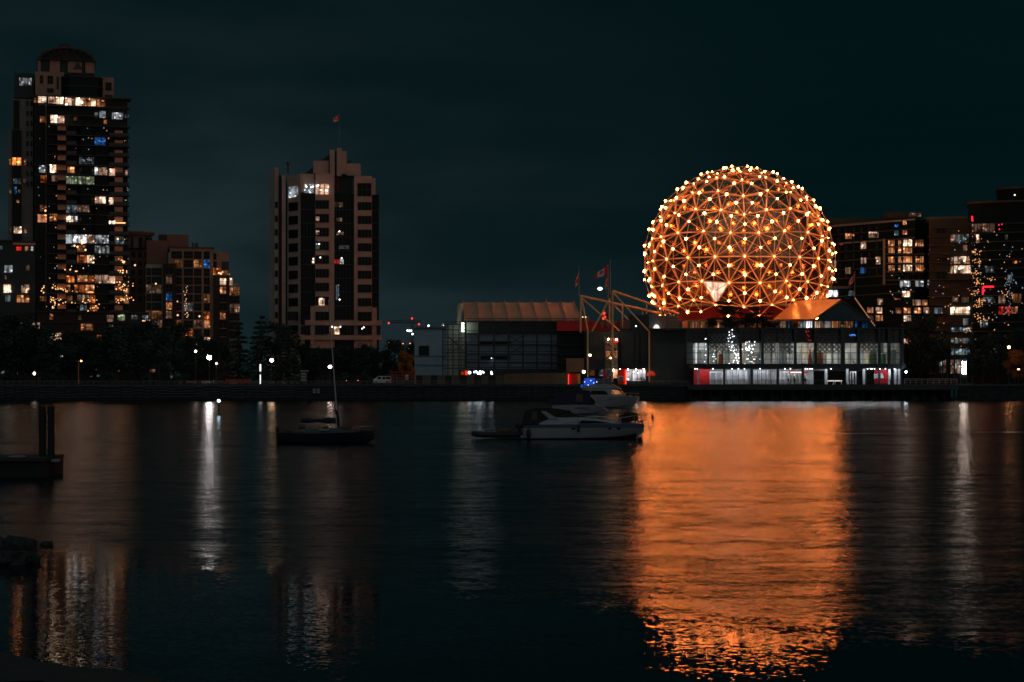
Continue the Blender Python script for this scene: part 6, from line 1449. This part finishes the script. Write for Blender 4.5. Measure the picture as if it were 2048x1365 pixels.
# far yacht with blue lit flybridge
Yy = 292; ky = Yy / F / 4.876; yx0 = 1460
yx = lambda c: (c - yx0) * ky; yz = lambda c: (375 - c) * ky
t = thing('flybridge_yacht', 'farther white yacht with blue lit flybridge, below the stair tower', 'motorboat', (X(920 + yx0 / 4.876, Yy), Yy, 0))
st = [(yx(1185), 1.6, 1.5, yz(262), .15, -.5), (yx(1350), 1.7, 1.5, yz(258), .2, -.5), (yx(1550), 1.5, 1.0, yz(256), .3, -.5), (yx(1660), 1.0, .45, yz(257), .6, -.2), (yx(1748), .08, .03, yz(262), 1.6, 1.2)]
boatpart('hull', hull(MB(), st), M_gel, t)
boatpart('deckhouse', body([(yx(1200), 1.4, 1.2, yz(262), yz(185)), (yx(1400), 1.4, 1.2, yz(262), yz(183)), (yx(1520), 1.2, .9, yz(262), yz(190)), (yx(1610), .9, .55, yz(262), yz(238))]), M_gel, t)
boatpart('flybridge', body([(yx(1190), 1.3, 1.2, yz(182), yz(150)), (yx(1400), 1.3, 1.2, yz(182), yz(138)), (yx(1480), 1.1, 1.0, yz(182), yz(145)), (yx(1570), .7, .5, yz(186), yz(178))]), M_gel, t)
mb = MB(); side(mb, [(yx(1265), yz(240)), (yx(1445), yz(240)), (yx(1410), yz(203)), (yx(1280), yz(203))], -1.42, -1.3); boatpart('saloon_window', mb, M_glassd, t)
mb = MB(); side(mb, [(yx(1465), yz(235)), (yx(1585), yz(238)), (yx(1540), yz(198)), (yx(1480), yz(198))], -1.34, -1.15); boatpart('front_window', mb, lit('warm'), t)
m = emit('flybridge_blue', (.03, .12, 1), .5)
mb = MB(); side(mb, [(yx(1205), yz(148)), (yx(1250), yz(160)), (yx(1310), yz(138)), (yx(1310), yz(82)), (yx(1215), yz(84))], -1.16, -1.1); boatpart('blue_screen', mb, m, t)
mb = MB(); side(mb, [(yx(1315), yz(136)), (yx(1470), yz(132)), (yx(1475), yz(92)), (yx(1315), yz(84))], -1.14, -1.1); boatpart('clear_screen', mb, principled('flybridge_vinyl', (.10, .11, .16), .2), t)
mb = MB(); side(mb, [(yx(1172), yz(172)), (yx(1198), yz(170)), (yx(1192), yz(140)), (yx(1182), yz(140))], -1.1, -1.0); boatpart('blue_flag', mb, m, t)
mb = MB(); mb.box(yx(1205), yx(1480), -1.2, 1.2, yz(80), yz(73)); boatpart('bimini_top', mb, M_canvas, t)
mb = MB()
for c0, w in ((1210, 1.1), (1310, 1.12), (1395, 1.12), (1475, 1.0)):
    for s in (-1, 1): mb.tube((yx(c0), s * w, yz(145)), (yx(c0), s * w, yz(78)), .03, 5)
boatpart('bimini_frame', mb, M_chrome, t)
mb = MB()
for c0, z0 in ((1213, 118), (1272, 105), (1247, 148), (1330, 118), (1300, 128)): mb.ball((yx(c0), -1.2, yz(z0)), .08, 1)
boatpart('blue_lamp', mb, emit('blue_dot', (.3, .5, 1), 4), t)
mb = MB(); mb.path([(yx(1482), -1.2, yz(142)), (yx(1570), -1.0, yz(185)), (yx(1560), -.95, yz(200)), (yx(1608), -.8, yz(238))], .09, 5); mb.path([(yx(1748), -.1, yz(272)), (yx(1715), -.25, yz(318))], .07, 5); boatpart('gold_trim', mb, principled('varnished_trim', (.95, .55, .28), .25, metal=.7), t)
mb = MB()
for c0 in (1338, 1380, 1465, 1560): mb.ball((yx(c0), -1.55 if c0 < 1500 else -1.32, yz(284)), .12, 1, (1.2, .3, .8))
boatpart('porthole', mb, M_glassd, t)
mb = MB()
for s in (-1, 1): mb.path([(yx(1600), s * .95, yz(225)), (yx(1700), s * .55, yz(228)), (yx(1745), s * .1, yz(232))], .025, 5); mb.tube((yx(1660), s * .8, yz(258)), (yx(1660), s * .78, yz(227)), .02, 4)
boatpart('bow_rail', mb, M_chrome, t)
# sailboat
Ys = 131; ks = Ys / F / 4.267; sx0 = 1165
sx = lambda c: (c - sx0) * ks; sz = lambda c: (1140 - c) * ks
t = thing('sailboat', 'small dark sailboat with tall bare mast, below the office tower', 'sailboat', (X(380 + sx0 / 4.267, Ys), Ys, 0))
M_dh = principled('dark_hull', (.012, .02, .03), .35, var=.2)
st = [(sx(760), .7, .5, sz(1048), .1, -.1), (sx(900), 1.0, .8, sz(1052), .05, -.35), (sx(1150), 1.15, .9, sz(1052), .05, -.4), (sx(1380), .8, .5, sz(1045), .1, -.3), (sx(1500), .4, .2, sz(1040), .25, -.1), (sx(1580), .05, .02, sz(1035), .5, .35)]
boatpart('hull', hull(MB(), st), M_dh, t)
boatpart('cabin', body([(sx(990), .75, .6, sz(1052), sz(1022)), (sx(1030), .8, .65, sz(1052), sz(1012)), (sx(1250), .7, .55, sz(1050), sz(1012)), (sx(1350), .4, .3, sz(1048), sz(1030))]), principled('dull_deck', (.05, .06, .065), .6), t)
mb = MB(); side(mb, [(sx(1105), sz(1028)), (sx(1195), sz(1028)), (sx(1190), sz(1018)), (sx(1110), sz(1018))], -.80, -.7); boatpart('cabin_window', mb, principled('pale_window', (.30, .32, .33), .3), t)
mtop = (sx(1183), .0, Z(600, Ys)); mbot = (sx(1262), 0, sz(1015))
mb = MB(); mb.tube(mbot, mtop, .055, 8, .035); boatpart('mast', mb, principled('mast_alloy', (.42, .45, .48), .35, metal=.2), t)
mb = MB(); mb.tube((sx(1240), 0, sz(935)), (sx(950), 0, sz(938)), .05, 8); boatpart('boom', mb, M_frame, t)
rings = []
for i in range(9): f = i / 8; xx = sx(1240) + (sx(945) - sx(1240)) * f; r = .17 + .05 * math.sin(f * 9) - .06 * f; rings.append([(xx, r * .8 * math.cos(6.283 * j / 8), sz(946) + r * 1.1 * math.sin(6.283 * j / 8)) for j in range(8)])
mb = MB(); mb.loft(rings, True, True, True); boatpart('sail_cover', mb, M_canvas, t)
mb = MB(); mb.path([(sx(1270), 0, sz(1010)), (sx(1262), -.1, sz(900)), (sx(1240), 0, sz(850))], .09, 6); boatpart('mast_boot', mb, M_canvas, t)
mb = MB()
for a in ((sx(1575), 0, sz(1040)), (sx(765), 0, sz(1050)), (sx(1215), -1.1, sz(1050)), (sx(1215), 1.1, sz(1050))): mb.tube(a, mtop, .004, 3)
boatpart('rigging', mb, M_frame, t)
mb = MB(); mb.path([(sx(1400), -.75, sz(1045)), (sx(1400), -.75, sz(1000)), (sx(1510), -.35, sz(995)), (sx(1560), 0, sz(990))], .018, 5); boatpart('bow_rail', mb, M_chrome, t)
mb = MB(); mb.ball((sx(745), 0, sz(1020)), .18, 2, (.8, .8, 1.6)); mb.box(sx(738), sx(752), -.1, .1, -.1, sz(1020)); boatpart('outboard', mb, M_blackp, t)
mb = MB()
for c0, z0, r in ((960, 1000, .18), (1160, 1005, .16), (1320, 1010, .2), (1480, 1030, .18), (850, 1035, .15), (1280, 1020, .18)): mb.ball((sx(c0), -.2, sz(z0)), r, 2, (1.5, .8, .8))
boatpart('deck_gear', mb, principled('deck_gear_tan', (.06, .055, .045), .8), t)
# channel marker
t = thing('channel_marker', 'slim dark channel marker with bluish white light, below the brightest lamp', 'marker', P(437.5, 830, 240))
b = P(437.5, 0, 238); zt = Z(802, 238)
mb = MB(); mb.tube((b.x, 238, -2), (b.x, 238, zt - .2), .16, 8, .12); build('pile', mb, M_pile, t)
mb = MB(); mb.tube((b.x, 238, zt - .3), (b.x, 238, zt - .14), .25, 8); build('platform', mb, M_steel, t)
mb = MB(); mb.ball((b.x, 238, zt), .17, 2); build('lamp', mb, emit('marker_glow', (.55, .85, 1), 16), t)
# floating dock at the left
t = thing('floating_dock', 'dark floating dock held by two timber piles at the left edge', 'dock', P(40, 950, 87))
mb = MB(); mb.box(X(-60, 87), X(106, 87), 85.5, 89, -.2, .92 - .2); build('pontoon', mb, M_pile, t)
mb = MB(); mb.box(X(-60, 87), X(107, 87), 85.3, 89.1, .74, .9); build('deck', mb, principled('dock_planks', (.04, .04, .04), .85, var=.3), t)
for q in (79.5, 98): mb = MB(); x = X(q, 86.5); mb.tube((x, 87 if q < 90 else 86.9, -4), (x, 87 if q < 90 else 86.9, Z(814, 86.5)), .18, 12, .165); build('pile', mb, M_pile, t)
mb = MB(); mb.box(X(106, 87), X(121, 87), 86.6, 87, .66, .78); build('cleat_plank', mb, M_framel, t)
mb = MB(); mb.ball((X(45, 87), 86, .92), .32, 2, (1.4, 1, .25)); build('coiled_rope', mb, principled('pale_rope', (.22, .23, .24), .9), t)

# ------------------------------------------------------------------ near bank and rocks
rr = random.Random(31)
mb = MB(); rows = []
for i in range(26):
    px = -9.6 + i * .30
    row = []
    for j in range(14):
        y = 20 + j * .85
        edge = 30.6 - max(0, (px + 8.9)) * .75 - .12 * math.sin(px * 2.3)
        h = max(-.6, min(1.2, (edge - y) * .16)) + rr.uniform(-.05, .05)
        row.append((px, y, h))
    rows.append(row)
mb.loft(rows, False, False, True); build('bank', mb, principled('bank_earth', (.035, .035, .03), .95, var=.4, vscale=1.5, bump=.6), kind='structure')
def rock(px, pyb, Y, w, h, label, seed):
    from mathutils import noise as mn
    b = P(px, 760, Y); mb = MB(); mb.ball((0, 0, 0), 1.0, 4); vs = []
    for v in mb.v:
        q = v * 1.3 + Vector((seed * 7.3, seed * 3.1, 0))
        n = 1 + .42 * mn.noise(q) + .20 * mn.noise(q * 2.4) + .08 * mn.noise(q * 6)
        p = Vector((v.x * w * n, v.y * w * .8 * n, v.z * h * n)); p.z = max(-.3, min(p.z, h * (.78 + .12 * mn.noise(q * 1.7))))
        vs.append(p + Vector((b.x, Y, h * .15)))
    mb.v = vs; mb.sm = [False] * len(mb.f)
    o = build('rock', mb, principled('wet_rock', (.018, .026, .027), .7, var=.4, vscale=2, bump=.5), None, (b.x, Y, 0)); tag(o, label, 'rock')
rock(38, 1110, 46.5, .42, .58, 'tallest dark boulder in the rock cluster off the near bank', 1)
rock(6, 1110, 46.8, .45, .5, 'dark boulder at the left edge of the near rock cluster', 2)
rock(20, 1118, 45.2, .55, .33, 'broad low boulder at the front of the near rock cluster', 3)
rock(58, 1118, 45.6, .28, .24, 'small sloping boulder at the outer end of rock cluster', 4)
rock(94, 1093, 50.2, .16, .12, 'tiny rock alone in the water beyond the rock cluster', 5)

for nm in ('apartment_tower', 'rotunda_block', 'stepped_apartments', 'office_tower', 'dark_glass_block', 'dark_round_tower'): face_camera(nm)
